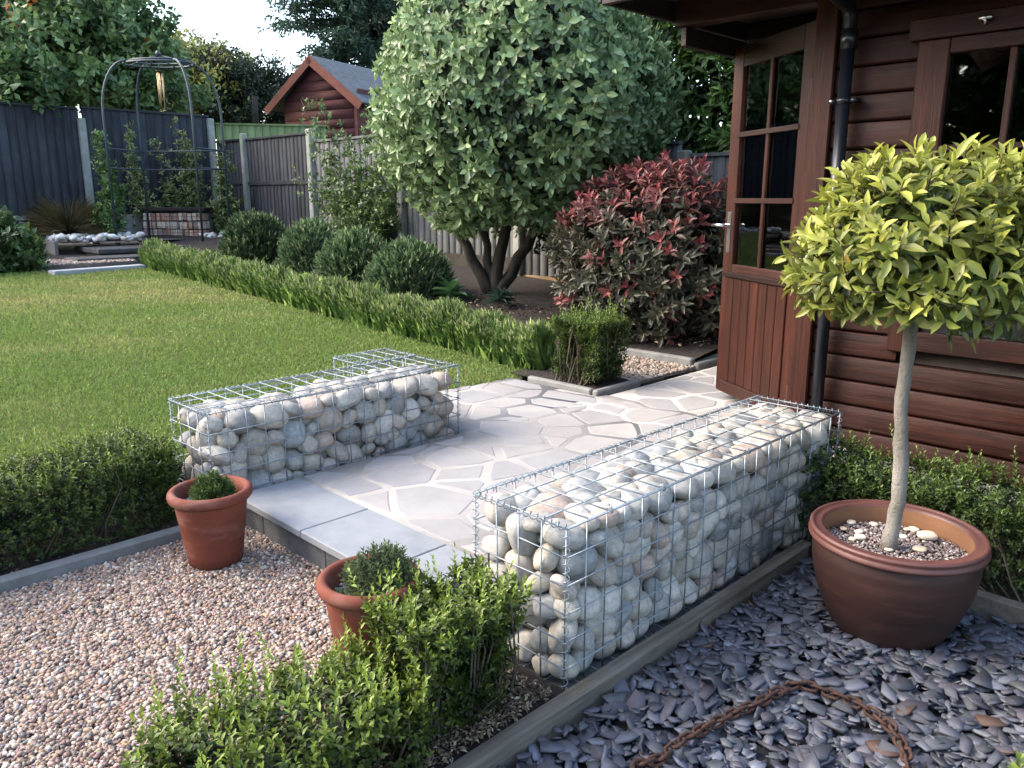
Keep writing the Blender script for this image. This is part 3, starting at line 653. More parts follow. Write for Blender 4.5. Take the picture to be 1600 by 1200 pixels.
# ------------------------------------------------------------------ terracotta pots with small shrubs
def terracotta(label, x, y, rz):
    t = thing('terracotta_pot', label, 'pot', (x, y, .108), rz)
    H_, r0, r1 = .252, .083, .110
    body = [(0, 0), (r0 - .006, 0), (r0, .005)] + [(r0 + (r1 - r0) * a, .005 + (H_ - .05) * a) for a in np.linspace(0, 1, 9)[1:]]
    MB().lathe(body, 56).build('body', M['terracotta'], t, True)
    th = np.linspace(-PI * .75, PI * .8, 14); rimc = H_ - .024
    ring = [(r1 - .001, rimc - .012)] + [(r1 + .004 + .0145 * np.cos(a), rimc + .0175 * np.sin(a)) for a in th] + [(r1 - .017, rimc - .01), (r1 - .022, H_ - .09)]
    MB().lathe(ring, 56).build('rim', M['terracotta'], t, True)
    MB().lathe([(0, H_ - .056), (r1 - .018, H_ - .056)], 40).build('compost', M['soil'], t)
    def rg(n): a = rng.random(n) * 6.28; q = np.sqrt(rng.random(n)) * (r1 - .022); return np.stack([q * np.cos(a), q * np.sin(a), np.zeros(n)], -1)
    pebbles('grit', 900, rg, H_ - .054, (.0028, .006), [(.16, .16, .18), (.3, .3, .31), (.5, .49, .48), (.09, .09, .1), (.26, .2, .18)], [3, 2, 1, 2, 1], M['pebble'], parent=t)
    return (x, y, .108 + H_ - .05)
def needle_shrub(label, base, R, n, old, new, seed, off=(0, 0, 0)):
    t = thing('pot_shrub', label, 'shrub', base); b = np.array(base); L = Leaves()
    d = sphere_dirs(n, .0); q = 1 + .16 * sinnoise(d, 3, seed); tips = b + np.array(off) + d * (q * (.72 + .3 * rng.random(n)))[:, None] * R; dirs = norm(d + [0, 0, .7] + jit(n, .25))
    shoots(L, tips, dirs, 16, .02, .0024, .045, (60, 12), old, new, 1.0, .3); L.done(); L.build('foliage', LQ, M['leaf_matt'], t, b)
    mb = MB(); k = rng.permutation(n)[:n // 2]; twigs(mb, tips[k] - b, dirs[k], rng.normal(size=(len(k), 3)) * [.02, .02, .0] + np.array(off) * .4, .0016, .0008); mb.build('stems', M['twig'], t)
p1 = terracotta('terracotta pot on gravel beside the left gabion end', *at_z(338, 874, .108)[:2], .4)
needle_shrub('small green heather in the left terracotta pot', p1, np.array([.078, .078, .085]), 340, (.05, .085, .025), (.17, .26, .085), 3, (.006, -.008, 0))
pp2 = at_z(578, 905, .34)
p2 = terracotta('terracotta pot on gravel half hidden by the near hedge', pp2[0], pp2[1], 1.9)
needle_shrub('twiggy grey green shrub in the terracotta pot by the near hedge', p2, np.array([.105, .105, .125]), 420, (.085, .09, .06), (.21, .29, .13), 4, (.02, -.035, 0))

# ------------------------------------------------------------------ glazed pot with bay tree
BP = np.array([2.30, .735]); t = thing('glazed_pot', 'large brown glazed pot holding the clipped bay tree', 'pot', (BP[0], BP[1], .0), .3)
RT = .262; HZ = .372
prof = [(0, 0), (.155, 0), (.163, .006)] + [(.163 + (.253 - .163) * math.sin(a * PI / 2) ** .85, .006 + .25 * a) for a in np.linspace(0, 1, 16)[1:]] + [(.249, .275), (.247, .282)]
MB().lathe([(x * .885, z) for x, z in prof], 72).build('body', M['glaze'], t, True)
ring = [(.246, .28), (.262, .281), (.268, .285), (.269, .291), (.264, .297), (.262, .302)] + [(.258 + .009 * math.cos(a), .307 + .009 * math.sin(a)) for a in np.linspace(0, PI * .9, 7)] + [(.232, .3135), (.226, .311), (.222, .305)]
MB().lathe([(x * .885, z) for x, z in ring], 72).build('rim', M['rim'], t, True)
MB().lathe([(.1965, .305), (.198, .28), (.2, .2)], 72).build('inner_wall', M['inner'], t, True)
MB().lathe([(0, .25), (.199, .248)], 48).build('compost', M['soil'], t)
def rg(n): a = rng.random(n) * 6.28; q = np.sqrt(rng.random(n)) * .193; return np.stack([q * np.cos(a), q * np.sin(a), np.zeros(n)], -1)
pebbles('grit', 3200, rg, .248, (.0028, .0065), [(.22, .17, .16), (.3, .25, .24), (.12, .1, .1), (.45, .4, .36), (.2, .15, .12)], [3, 2, 3, .6, 2], M['pebble'], parent=t, heap=.006)
CREAM = np.array([(.62, .55, .42), (.6, .5, .38), (.66, .62, .52), (.52, .42, .30)])
for i, (px, py, s) in enumerate(((1330, 815, .013), (1365, 817, .011), (1342, 829, .011), (1318, 824, .010), (1346, 838, .014), (1332, 840, .010), (1391, 842, .011), (1418, 825, .010), (1428, 826, .013), (1447, 838, .024), (1412, 836, .010), (1436, 857, .016), (1390, 856, .012))):
    p = at_z(px, py, .262); me = STONES[i % 12][0]; o = obj('pebble', me, None, None, loc=(p[0], p[1], .25 + s * .45 + .004), rot=(0, 0, i * 1.3)); o.scale = (s * 1.2, s, s * .42); o.color = (*CREAM[i % 4].tolist(), 1)
    tag(o, 'small cream pebble on the grit in the glazed pot', 'pebble', 'cream pebbles on the grit of the glazed pot')
def bay_tree():
    base = np.array([BP[0] - .012, BP[1] + .012, .25]); t = thing('bay_tree', 'clipped yellow green bay tree with one bare pale stem', 'tree', base)
    top = at_X(1425, 505, 2.33); C = at_X(1446, 380, 2.33)
    pts = [base, base * .7 + top * .3 + [.006, -.01, 0], base * .35 + top * .65 + [-.004, .006, 0], top, top + [0, 0, .1]]; mb = MB()
    pp = np.array([np.array(pts[0]) * (1 - s) + 0 for s in (0,)]); xs = np.linspace(0, 1, 22); key = np.linspace(0, 1, 5); P_ = np.stack([np.interp(xs, key, np.array(pts)[:, k]) for k in range(3)], -1)
    P_[1:-1] += rng.normal(size=(20, 3)) * [.0016, .0016, 0]; rr = np.interp(xs, [0, .06, .3, .75, 1], [.026, .0215, .0195, .0185, .012]) * (1 + .04 * rng.normal(size=22))
    mb.tube(P_ - base, rr, 14); mb.build('trunk', M['bay_bark'], t, True)
    L = Leaves(); R = np.array([.37, .37, .245]); n = 470
    tips, dirs = ellipsoid_tips(n, C, R, .13, 3.2, .3, -.75, 9, .55)
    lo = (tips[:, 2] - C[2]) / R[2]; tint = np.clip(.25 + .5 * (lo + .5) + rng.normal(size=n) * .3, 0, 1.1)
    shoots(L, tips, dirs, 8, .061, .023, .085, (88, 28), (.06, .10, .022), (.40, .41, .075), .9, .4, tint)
    k = rng.permutation(n)[:26]; L.add(tips[k] - dirs[k] * .06, norm(jit(26, 1) + [0, 0, -.2]), jit(26, 1.), .06, .022, np.array([.5, .33, .06]) * (.8 + .4 * rng.random((26, 1))))
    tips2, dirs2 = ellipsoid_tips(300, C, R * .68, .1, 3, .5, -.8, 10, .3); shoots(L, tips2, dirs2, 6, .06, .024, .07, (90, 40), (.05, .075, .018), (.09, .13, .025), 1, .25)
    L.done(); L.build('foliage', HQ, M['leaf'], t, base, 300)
    mb = MB()
    for i in range(9):
        a = i * 2.4; e = C + np.array([math.cos(a) * .2, math.sin(a) * .2, -.02 + .12 * rng.random()]); m1 = top * .5 + e * .5 + [math.cos(a) * .05, math.sin(a) * .05, -.03]; mb.tube(np.array([top + [0, 0, .02], m1, e]) - base, [.011, .008, .004], 6)
    kk = rng.permutation(n)[:240]; bs = C - base + (tips[kk] - C) * .35 * [1, 1, .6]; twigs(mb, tips[kk] - base, dirs[kk], bs, .0035, .0016, 4); mb.build('branches', M['twig'], t)
bay_tree()

# ------------------------------------------------------------------ rusty chain on the slate
def chain():
    path = [(1003, 1196), (1035, 1184), (1062, 1160), (1095, 1140), (1130, 1122), (1160, 1108), (1195, 1094), (1225, 1076), (1248, 1068), (1275, 1075), (1305, 1086), (1340, 1100), (1370, 1118), (1395, 1140), (1412, 1165), (1418, 1192), (1424, 1225)]
    P_ = np.array([at_z(x, y, .034) for x, y in path]); t = thing('rusty_chain', 'rusty iron chain lying in a curve on the slate chippings', 'chain', P_[0] * [1, 1, 0]); org = P_[0] * [1, 1, 0]
    seg = np.r_[0, np.cumsum(np.linalg.norm(np.diff(P_, axis=0), axis=1))]; pitch = .0265; n = int(seg[-1] / pitch)
    m = MB(); th = np.linspace(0, 2 * PI, 18, endpoint=False); pts = np.stack([np.cos(th) * .011, np.sign(np.sin(th)) * .009 + np.sin(th) * .011, th * 0], -1); m.tube(pts, .0042, 8, closed=True)
    me = m.mesh('link', True); me.materials.append(M['rust'])
    for i in range(n):
        s = (i + .5) * pitch; c = np.array([np.interp(s, seg, P_[:, k]) for k in range(3)]); d = norm(np.array([np.interp(s + .01, seg, P_[:, k]) - np.interp(s - .01, seg, P_[:, k]) for k in range(3)]))
        roll = (.55 if i % 2 else -.75) + rng.normal() * .2; up = np.array([0, 0, 1.]); side = norm(np.cross(d, up)); nz = up * math.cos(roll) + side * math.sin(roll)
        B = basis(d[None], nz[None])[0]; A = np.eye(4); A[:3, :3] = B; A[:3, 3] = c - org + [0, 0, rng.normal() * .002]; obj('link', me, None, t, matrix=Matrix(A.tolist()))
    m = MB(); th = np.linspace(0, 2 * PI, 26, endpoint=False); m.tube(np.stack([np.cos(th) * .032, np.sin(th) * .032, th * 0], -1), .006, 10, closed=True)
    o = m.build('ring', M['rust'], t, True); o.location = at_z(1010, 1206, .034) - org; o.rotation_euler = (.25, .2, 0)
chain()

# ------------------------------------------------------------------ log cabin (local: x along the wall to the right, y into the cabin, z up)
CX, CY = 3.306, 1.475          # wall plane and the face of the corner post
cabin = thing('log_cabin', 'red brown log cabin with an open glazed door', 'cabin', (CX, CY, 0), -PI / 2)
# local x = CY - worldY ; local y = worldX - CX
def lx(Y): return CY - Y
def board_mesh(name, L_, h, d=.03):
    """rounded log-cabin board: tongue gap below, soft bulge on the face"""
    prof = [(0, 0), (-.0, .0015), (-.004, .003), (-.0085, .006), (-.0098, .011), (-.0082, h * .55), (-.0068, h - .010), (-.005, h - .0065), (.004, h - .0055), (d, h - .002), (d, 0)]
    V = [(x, y, z) for x in (0, L_) for y, z in prof]; n = len(prof)
    me = np_mesh(name, V, [[(k, (k + 1) % n, n + (k + 1) % n, n + k) for k in range(n)]])
    bm = bmesh.new(); bm.from_mesh(me); bm.faces.new([bm.verts[k] for k in range(n - 1, -1, -1)] if False else [list(bm.verts)[k] for k in range(n)][::-1]) if False else None
    bm.free(); return me
zb = .19; hb = .1035; WX0, WX1, WZ0, WZ1 = .372, 1.9, .66, 1.80      # window trim opening (local x, z)
nb = 19
for i in range(nb):
    z0 = zb + i * hb
    spans = [(.0, 3.2)] if z0 + hb < WZ0 + .03 or z0 > WZ1 - .03 else [(.0, WX0 - .03), (WX1 + .03, 3.2)]
    for a, b in spans: obj('wall_board', board_mesh('wall_board', b - a, hb), M['log'], cabin, loc=(a, 0, z0))
# plinth, inner faces and the other walls
bbox('plinth', .0, 3.2, .0, .05, .10, .185, M['concrete'], cabin, .004)
mb = MB(); mb.box(.0, WX0 + .02, .032, .045, .19, 2.15); mb.box(WX1 - .02, 3.2, .032, .045, .19, 2.15); mb.box(WX0 + .02, WX1 - .02, .032, .045, .19, WZ0 + .04); mb.box(WX0 + .02, WX1 - .02, .032, .045, WZ1 - .04, 2.15)
mb.build('inner_lining', M['dark_wood'], cabin)
mb = MB(); mb.box(.0, 3.2, .02, 2.6, .14, .188); mb.build('floor_deck', M['dark_wood'], cabin)
mb = MB(); mb.box(3.16, 3.2, .046, 2.6, .19, 2.15); mb.box(.0, 3.16, 2.56, 2.6, .19, 2.15); mb.box(-.02, .02, .95, 2.56, .19, 2.15); mb.box(-.02, .02, .1, .95, 1.97, 2.15); mb.build('back_wall', M['log'], cabin)
bbox('corner_post', -.092, .0, -.032, .085, .16, 2.09, M['logz'], cabin, .006)
bbox('door_jamb', -.097, -.02, .086, .13, .16, 2.0, M['logz'], cabin, .004)
# window
win = bbox('window', WX0 - .062, WX0 + .046, -.034, .0, WZ0 - .01, WZ1, M['logz'], cabin, .004)         # the left casing carries the rest
wo_ = np.array(win.location)
def wpart(name, x0, x1, y0, y1, z0, z1, mat, b=.003): return bbox(name, x0 - wo_[0], x1 - wo_[0], y0 - wo_[1], y1 - wo_[1], z0 - wo_[2], z1 - wo_[2], mat, win, b)
wpart('casing', WX0 + .047, WX1, -.032, .0, WZ1 - .052, WZ1 - .0, M['log']); wpart('casing', WX0 + .047, WX1, -.034, .0, WZ0 + .0, WZ0 + .075, M['log']); wpart('casing', WX1, WX1 + .1, -.034, 0, WZ0, WZ1, M['logz'])
wpart('drip_board', WX0 - .095, WX1 + .12, -.044, -.002, WZ1 + .002, WZ1 + .075, M['log'])
gx = [WX0 + .049, WX0 + .25, WX0 + .45, WX0 + .66, WX0 + .87, WX0 + 1.08, WX0 + 1.29, WX1 - .002]; gz = [WZ0 + .076, 1.06, 1.42, WZ1 - .054]
for i in range(len(gx) - 1):
    for j in range(3): wpart('pane', gx[i] + .001, gx[i + 1] - .001, -.006, -.002, gz[j] + .001, gz[j + 1] - .001, M['glass'], 0)
for x in gx[1:-1]: wpart('glazing_bar', x - .011, x + .011, -.024, -.007, WZ0 + .078, WZ1 - .053, M['logz'])
for z in gz[1:-1]: wpart('glazing_bar', WX0 + .02, WX1 - .004, -.031, -.0245, z - .011, z + .011, M['log'], .002)
m = MB(); m.tube([(.51, -.062, 1.845), (.552, -.062, 1.845)], .0075, 12); m.tube([(.53, -.062, 1.84), (.53, -.05, 1.828), (.53, -.044, 1.828)], .004, 8); o = m.build('window_catch', M['chrome'], cabin, True)
# roof: underside, near eave and front canopy
rz0 = 2.07
def slab(name, x0, x1, y0, y1, z0, z1, mat, b=.004): return bbox(name, x0, x1, y0, y1, z0, z1, mat, cabin, b)
roof = slab('roof', -.78, 3.4, -.50, 2.8, rz0 + .055, rz0 + .1, M['felt'])
for k in range(14): bbox('soffit_board', -.77 - roof.location.x, 3.38 - roof.location.x, -.49 + k * .236 - roof.location.y, -.256 + k * .236 - roof.location.y, -.045, -.0285, M['dark_wood'], roof, .003)
slab('fascia', -.785, 3.4, -.525, -.502, rz0 - .055, rz0 + .11, M['dark_wood']); slab('fascia', -.805, -.786, -.525, 2.8, rz0 - .045, rz0 + .12, M['dark_wood'])
slab('wall_beam', -.76, -.093, -.03, .05, rz0 - .075, rz0 + .03, M['log']); slab('wall_beam', -.76, -.06, .62, .70, rz0 - .075, rz0 + .03, M['log']); slab('wall_beam', .0, 3.2, -.022, .03, rz0 - .005, rz0 + .05, M['log'])
slab('cross_rail', -.73, -.70, -.02, .9, rz0 - .16, rz0 - .078, M['dark_wood'])
# gutter and downpipe
m = MB(); th = np.linspace(PI, 2 * PI, 9); prof = [(-.575 + .05 * math.cos(a), rz0 + .06 + .05 * math.sin(a)) for a in th] + [(-.575 + .046 * math.cos(a), rz0 + .06 + .046 * math.sin(a)) for a in th[::-1]]
V = [(x, y, z) for x in (-.79, 3.4) for y, z in prof]; n_ = len(prof); m.add(V, [(k, (k + 1) % n_, n_ + (k + 1) % n_, n_ + k) for k in range(n_)]); gut = m.build('gutter', M['black_pipe'], cabin, True)
m = MB(); xp = .062
m.tube([(xp, -.575, rz0 + .02), (xp, -.57, rz0 - .05), (xp, -.5, rz0 - .07), (xp, -.2, rz0 - .10), (xp, -.1, rz0 - .12), (xp, -.068, rz0 - .15), (xp, -.062, rz0 - .21)], .027, 16)
m.tube([(xp, -.06, rz0 - .2), (xp, -.06, rz0 - .27)], .031, 16); m.tube([(xp, -.06, rz0 - .26), (xp, -.06, .13)], .0245, 18)
pipe = m.build('downpipe', M['black_pipe'], cabin, True)
m = MB(); m.tube([(xp, -.06, 1.60), (xp, -.06, 1.622)], .029, 18); m.box(xp - .052, xp - .03, -.075, -.02, 1.603, 1.619); m.box(xp + .03, xp + .052, -.075, -.02, 1.603, 1.619); m.build('pipe_bracket', M['black_pipe'], pipe)
m = MB(); m.tube([(xp - .043, -.074, 1.611), (xp - .043, -.082, 1.611)], .006, 8); m.build('screw', M['chrome'], pipe)

# ---- the open door, swung past the front wall
hinge = np.array([-.092 + .0, .03]); hl = at_z(1228, 648, .27); ll = at_z(1130, 608, .27)
h0 = np.array([lx(hl[1]), hl[0] - CX]); l0 = np.array([lx(ll[1]), ll[0] - CX])
hw = np.array([3.306 + .04, 1.475 + .10])                    # hinge line in the world
dw = norm((ll[:2] - hw)); DW = .645; ang = math.atan2(dw[1], dw[0])
DZ0, DZ1 = .262, 1.945; TH = .038
# door local: x from hinge to handle, y thickness (camera side is +y or -y), z up
door = obj('door', None, None, cabin); door.matrix_local = cabin.matrix_basis.inverted() @ Matrix.Translation((hw[0], hw[1], 0)) @ Matrix.Rotation(ang, 4, 'Z')
sgn = 1                                                      # camera side: local +y
def dpart(name, x0, x1, y0, y1, z0, z1, mat, b=.003): return bbox(name, x0, x1, min(y0, y1), max(y0, y1), z0, z1, mat, door, b)
sw = .082; ZM = .92                                           # stile width, mid rail top
dpart('stile', 0, sw, -TH / 2, TH / 2, DZ0, DZ1, M['logz']); dpart('stile', DW - sw, DW, -TH / 2, TH / 2, DZ0, DZ1, M['logz'])
dpart('rail', sw, DW - sw, -TH / 2 + .001, TH / 2 - .001, DZ1 - .10, DZ1, M['log']); dpart('rail', sw, DW - sw, -TH / 2 + .001, TH / 2 - .001, ZM - .1, ZM, M['log']); dpart('rail', sw, DW - sw, -TH / 2 + .001, TH / 2 - .001, DZ0, DZ0 + .09, M['log'])
px_ = np.linspace(sw, DW - sw, 3); pz_ = np.linspace(ZM, DZ1 - .1, 4)
for i in range(2):
    for j in range(3): dpart('pane', px_[i] + .001, px_[i + 1] - .001, -.002, .002, pz_[j] + .001, pz_[j + 1] - .001, M['glass'], 0)
for s in (1, -1):
    dpart('glazing_bar', px_[1] - .012, px_[1] + .012, s * .003, s * .017, ZM - .02, DZ1 - .085, M['logz'])
    for z in pz_[1:-1]: dpart('glazing_bar', sw - .012, DW - sw + .012, s * .0175, s * .025, z - .012, z + .012, M['log'])
dpart('ledge', sw - .03, DW - sw + .045, TH / 2, TH / 2 + .022, ZM - .062, ZM - .036, M['log'])
npk = 7
for k in range(npk):
    a = sw - .02 + k * (DW - 2 * sw + .05) / npk; dpart('plank', a + .002, a + (DW - 2 * sw + .05) / npk - .002, TH / 2 - .004, TH / 2 + .009, DZ0 + .07, ZM - .063, M['logz'], .003)
dpart('panel_backing', sw, DW - sw, -.008, .006, DZ0 + .09, ZM - .1, M['dark_wood'], 0)
dpart('kick_board', sw - .02, DW - sw + .03, TH / 2, TH / 2 + .012, DZ0 + .005, DZ0 + .068, M['log'])
dpart('meeting_strip', DW + .0005, DW + .02, -TH / 2 - .012, TH / 2 - .008, DZ0, DZ1, M['logz'])
hd = dpart('handle_plate', DW - .055, DW - .022, TH / 2, TH / 2 + .004, .975, 1.175, M['chrome'], .002)
m = MB(); m.tube([(0, 0, .035), (0, .032, .035), (.004, .042, .035), (.045, .046, .035), (.085, .044, .033)], .0078, 10); m.build('lever', M['chrome'], hd, True)
for z in (.33, 1.62): m = MB(); m.tube([(-.006, TH / 2 + .004, z), (-.006, TH / 2 + .004, z + .1)], .0065, 10); m.build('hinge', M['chrome'], door, True)

# ------------------------------------------------------------------ fences
def fence_panel(label, x, y, rz, L_, z0, z1, mat, bw=.1, gravel=None, gmat=None, rails=True, group=None):
    """feather-edge panel; local x along the run, boards face local -y"""
    t = thing('board_fence', label, 'fence', (x, y, 0), rz, group); n = max(2, int(L_ / bw)); w_ = L_ / n
    for k in range(n):
        a = k * w_; zt = z1 - .012 + rng.normal() * .002
        V = [(a, -.012, z0), (a + w_ + .008, -.022, z0), (a + w_ + .008, 0, z0), (a, 0, z0), (a, -.012, zt), (a + w_ + .008, -.022, zt), (a + w_ + .008, 0, zt), (a, 0, zt)]
        V = np.array(V) - [a + w_ / 2, 0, 0]
        obj('board', np_mesh('board', V, [[(0, 1, 5, 4), (1, 2, 6, 5), (2, 3, 7, 6), (3, 0, 4, 7), (4, 5, 6, 7)]]), mat, t, loc=(a + w_ / 2, (k % 2) * .002, 0))
    bbox('capping', -.0, L_, -.035, .03, z1 - .011, z1 + .018, mat, t, .003)
    bbox('rail', 0, L_, .001, .04, z0 + .25, z0 + .31, mat, t, .003); bbox('rail', 0, L_, .001, .04, z1 - .32, z1 - .26, mat, t, .003)
    if rails: bbox('cover_rail', 0.0, L_, -.036, -.023, (z0 + z1) / 2 - .025, (z0 + z1) / 2 + .025, mat, t, .003)
    if gravel: bbox('gravel_board', 0, L_, -.03, .02, gravel, z0 - .002, gmat or M['post'], t, .004)
    return t
def fence_post(label, x, y, z0, z1, rz=0, w_=.1):
    me = bevel_mesh('post', (w_, w_, z1 - z0), .012); V = [v for v in me.vertices if v.co.z > 0]
    for v in V: v.co.z -= .02 if abs(v.co.x) > w_ * .3 else 0
    o = obj('fence_post', me, M['post'], None, loc=(x, y, (z0 + z1) / 2), rot=(0, 0, rz)); return tag(o, label, 'post')
FY = 12.3; FX = 5.8
# left run, along X
fence_panel('dark grey board fence panel at the left under the overhanging tree', 2.04, FY, 0, 1.87, 1.01, 2.43, M['fence_dark'], .105, .70, rails=False)
fence_panel('dark grey board fence panel at the far left edge', .12, FY, 0, 1.86, 1.01, 2.43, M['fence_dark'], .105, .70, rails=False)
fence_panel('dark grey board fence panel behind the metal arbour', 3.96, FY, 0, 1.8, 1.01, 2.45, M['fence_dark'], .115, .70, rails=False)
fence_post('pale concrete fence post left of the arbour', 3.94, FY - .02, .6, 2.33)
fence_post('concrete fence post partly hidden at the left edge', 2.0, FY - .02, .6, 2.4)
fence_post('pale concrete fence post at the corner behind the brick gabion', 5.77, FY - .03, .5, 2.44)
# right run, along -Y (local x runs towards the camera)
RZ = -PI / 2
tops = [(12.15, 11.3, 2.07), (11.2, 9.5, 2.06), (9.38, 7.6, 1.95), (7.5, 5.72, 1.86), (5.62, 3.84, 1.68), (3.74, 1.96, 1.575)]
fence_panel('narrow dark grey fence panel in the corner', FX, tops[0][0], RZ, tops[0][0] - tops[0][1], .86, 2.07, M['fence_dark'], .1, .62, M['oak'])
fence_panel('dark grey fence panel with rail in front of the garden shed', FX, tops[1][0], RZ, 1.7, .84, 2.06, M['fence_dark'], .1, .55, M['oak'])
fence_panel('weathered grey fence panel behind the climbing shrub', FX, tops[2][0], RZ, 1.78, .74, 1.95, M['fence_grey'], .11, .45, M['oak'])
fence_panel('weathered grey fence panel behind the round grey green tree', FX, tops[3][0], RZ, 1.78, .66, 1.86, M['fence_grey'], .1, .34, M['bark'], rails=False)
fence_panel('weathered grey fence panel below the laurel hedge', FX, tops[4][0], RZ, 1.78, .5, 1.68, M['fence_grey'], .1, .25, M['oak'], rails=False)
fence_panel('weathered grey fence panel beyond the open door', FX, tops[5][0], RZ, 1.78, .4, 1.575, M['fence_grey'], .1, .2, M['oak'], rails=False)
fence_post('slim concrete post between dark fence panels near the shed', FX - .03, 11.25, .5, 2.17, w_=.085)
fence_post('concrete post where dark fence meets grey fence', FX - .03, 9.44, .45, 2.13)
fence_post('concrete post behind the round tree foliage', FX - .03, 7.55, .4, 1.98)
fence_post('concrete post below the laurel hedge', FX - .03, 5.67, .3, 1.8)
fence_post('grey post above the red leaved shrub', FX - .03, 3.79, .25, 1.64)
fence_panel('pale green boundary fence beyond the corner', 6.3, 13.2, math.radians(-32), 3.6, 1.3, 2.43, M['fence_green'], .12, None, rails=False)

# ------------------------------------------------------------------ garden shed beyond the fence
def shed():
    gd = np.array([-.304, .953]); P0 = np.array([8.0, 11.63]); rz = math.atan2(gd[1], gd[0]) + PI     # local x: left to right along the gable
    nrm = np.array([gd[1], -gd[0]])
    def on(px, py):
        d = ray(px, py); k = (P0 @ nrm) / (d[:2] @ nrm); p = d * k + [0, 0, CAM_H]; return (p[:2] - P0) @ gd, p[2]
    sL, _ = on(447, 200); sA, zA = on(491, 90); sl_, zl = on(434, 150); sr, zr = on(554, 180)
    W = sL; t = thing('garden_shed', 'small red brown shed with a felt roof beyond the fence', 'shed', (P0[0], P0[1], 0), rz)
    # local x: 0 at the right corner, -W at the left one; local y: away from camera
    ax = -W * .53; Dp = 2.0; zE = 2.95; slope = (zA - zE) / (W * .5)
    h = .155; z = 1.3
    zroof = lambda x: zA - .10 - slope * abs(x - ax)
    while z < zA - .15:
        xs0, xs1 = -W, 0.
        zt = min(z + h - .004, zA - .12); hw_ = (zA - .10 - z) / slope; hw2 = max(.01, (zA - .10 - zt) / slope)
        b0, b1, c0, c1 = max(-W, ax - hw_), min(0, ax + hw_), max(-W, ax - hw2), min(0, ax + hw2)
        V = np.array([(b0, -.016, z), (b1, -.016, z), (c1, -.008, zt), (c0, -.008, zt), (b0, .01, z), (b1, .01, z), (c1, .01, zt), (c0, .01, zt)]); c = V.mean(0)
        obj('wall_board', np_mesh('wall_board', V - c, [[(0, 1, 2, 3), (5, 4, 7, 6), (4, 5, 1, 0), (3, 2, 6, 7), (1, 5, 6, 2), (4, 0, 3, 7)]]), M['shed'], t, loc=c)
        if z < zE - .1: bbox('wall_board', .0, .03, .02, .35, z, z + h - .004, M['shed'], t, .003); bbox('wall_board', .0, .03, .95, Dp, z, z + h - .004, M['shed'], t, .003); bbox('wall_board', .0, .03, .35, .95, z, z + h - .004, M['shed'], t, .003) if z < 2.2 else None
        z += h
    bbox('corner_trim', -.03, .034, -.026, .019, 1.3, zE - .02, M['shed'], t, .003)
    w1 = bbox('window', .0, .034, .36, .94, 2.28, zE - .12, M['post'], t, .004); bbox('pane', .018, .0225, -.25, .25, -.2, .2, M['glass'], w1, 0)
    mb = MB(); mb.box(-W, 0.0, Dp - .03, Dp, 1.3, zE); mb.box(-W, -W + .03, .02, Dp - .03, 1.3, zE); mb.build('back_wall', M['shed'], t)
    L1 = (W * .5 + .28)
    for s in (-1, 1):
        th = math.atan(slope); Ls = L1 / math.cos(th)
        o = bbox('bargeboard', 0, Ls, -.012, .012, -.065, .065, M['shedtrim'], t, .003); o.matrix_local = Matrix.Translation((ax, -.15, zA)) @ Matrix.Rotation(PI if s < 0 else 0, 4, 'Z') @ Matrix.Rotation(th, 4, 'Y') @ Matrix.Translation((Ls / 2, 0, -.05))
        o = bbox('roof', 0, Ls, 0, Dp + .3, 0, .03, M['felt'], t, .004); o.matrix_local = Matrix.Translation((ax, -.14, zA + .01)) @ Matrix.Rotation(th if s > 0 else -th, 4, 'Y') @ Matrix.Translation((s * Ls / 2, (Dp + .3) / 2, 0))
shed()

# ------------------------------------------------------------------ far seating corner: platform, arbour, brick gabion, cobbles
pl = thing('stone_platform', 'dark mossy stone step in front of the arbour', 'step', (3.35, 10.35, 0))
bbox('slab', 0, 1.0, 0, .9, .585, .645, M['dark_stone'], pl, .01); bbox('slab', 1.005, 2.0, 0, .9, .585, .645, M['dark_stone'], pl, .01); bbox('base_block', .04, 1.96, .05, .9, .4, .584, M['dark_stone'], pl, .008)
flat('arbour_paving', 3.1, 5.75, 10.95, 12.26, .70, M['gravel_base'], 'brown gravelled ground under the arbour')
edging('retaining_kerb', 'pale kerb holding the cobbles left of the arbour', 'kerb', 3.06, 3.1, 11.0, 12.2, .4, .72, M['concrete'])
edging('retaining_kerb', 'pale kerb in front of the cobbles right of the arbour', 'kerb', 5.0, 5.75, 10.9, 10.945, .4, .715, M['concrete'])
edging('stepping_slab', 'dark flat slab on gravel below the stone step', 'slab', 2.95, 4.2, 9.85, 10.3, .5, .575, M['dark_stone'], .008)
mbx = MB(); mbx.box(2.4, 3.5, 9.55, 10.35, .4, .545); tag(mbx.build('gravel_patch', M['gravel_base']), 'small gravel patch before the stone step', kind='structure')
def rgp(n): return np.stack([2.4 + rng.random(n) * 1.1, 9.55 + rng.random(n) * .8, np.zeros(n)], -1)
pebbles('patch_gravel', 2500, rgp, .543, (.008, .018), GRAV, GP, M['pebble'], 'pinkish gravel beside the far end of the lawn', 'gravel')
p0, p1_ = at_z(80, 424, .53), at_z(222, 414, .53)
sl_ = bbox('edging_slab', -.0, 1.0, -.07, .07, .42, .535, M['pale_slab'], None, .005); dv = p1_ - p0; sl_.scale = (float(np.hypot(*dv[:2])), 1, 1); sl_.rotation_euler = (0, 0, math.atan2(dv[1], dv[0])); sl_.location = ((p0[0] + p1_[0]) / 2, (p0[1] + p1_[1]) / 2, .478)
tag(sl_, 'pale flat slab along the far end of the lawn', 'slab')
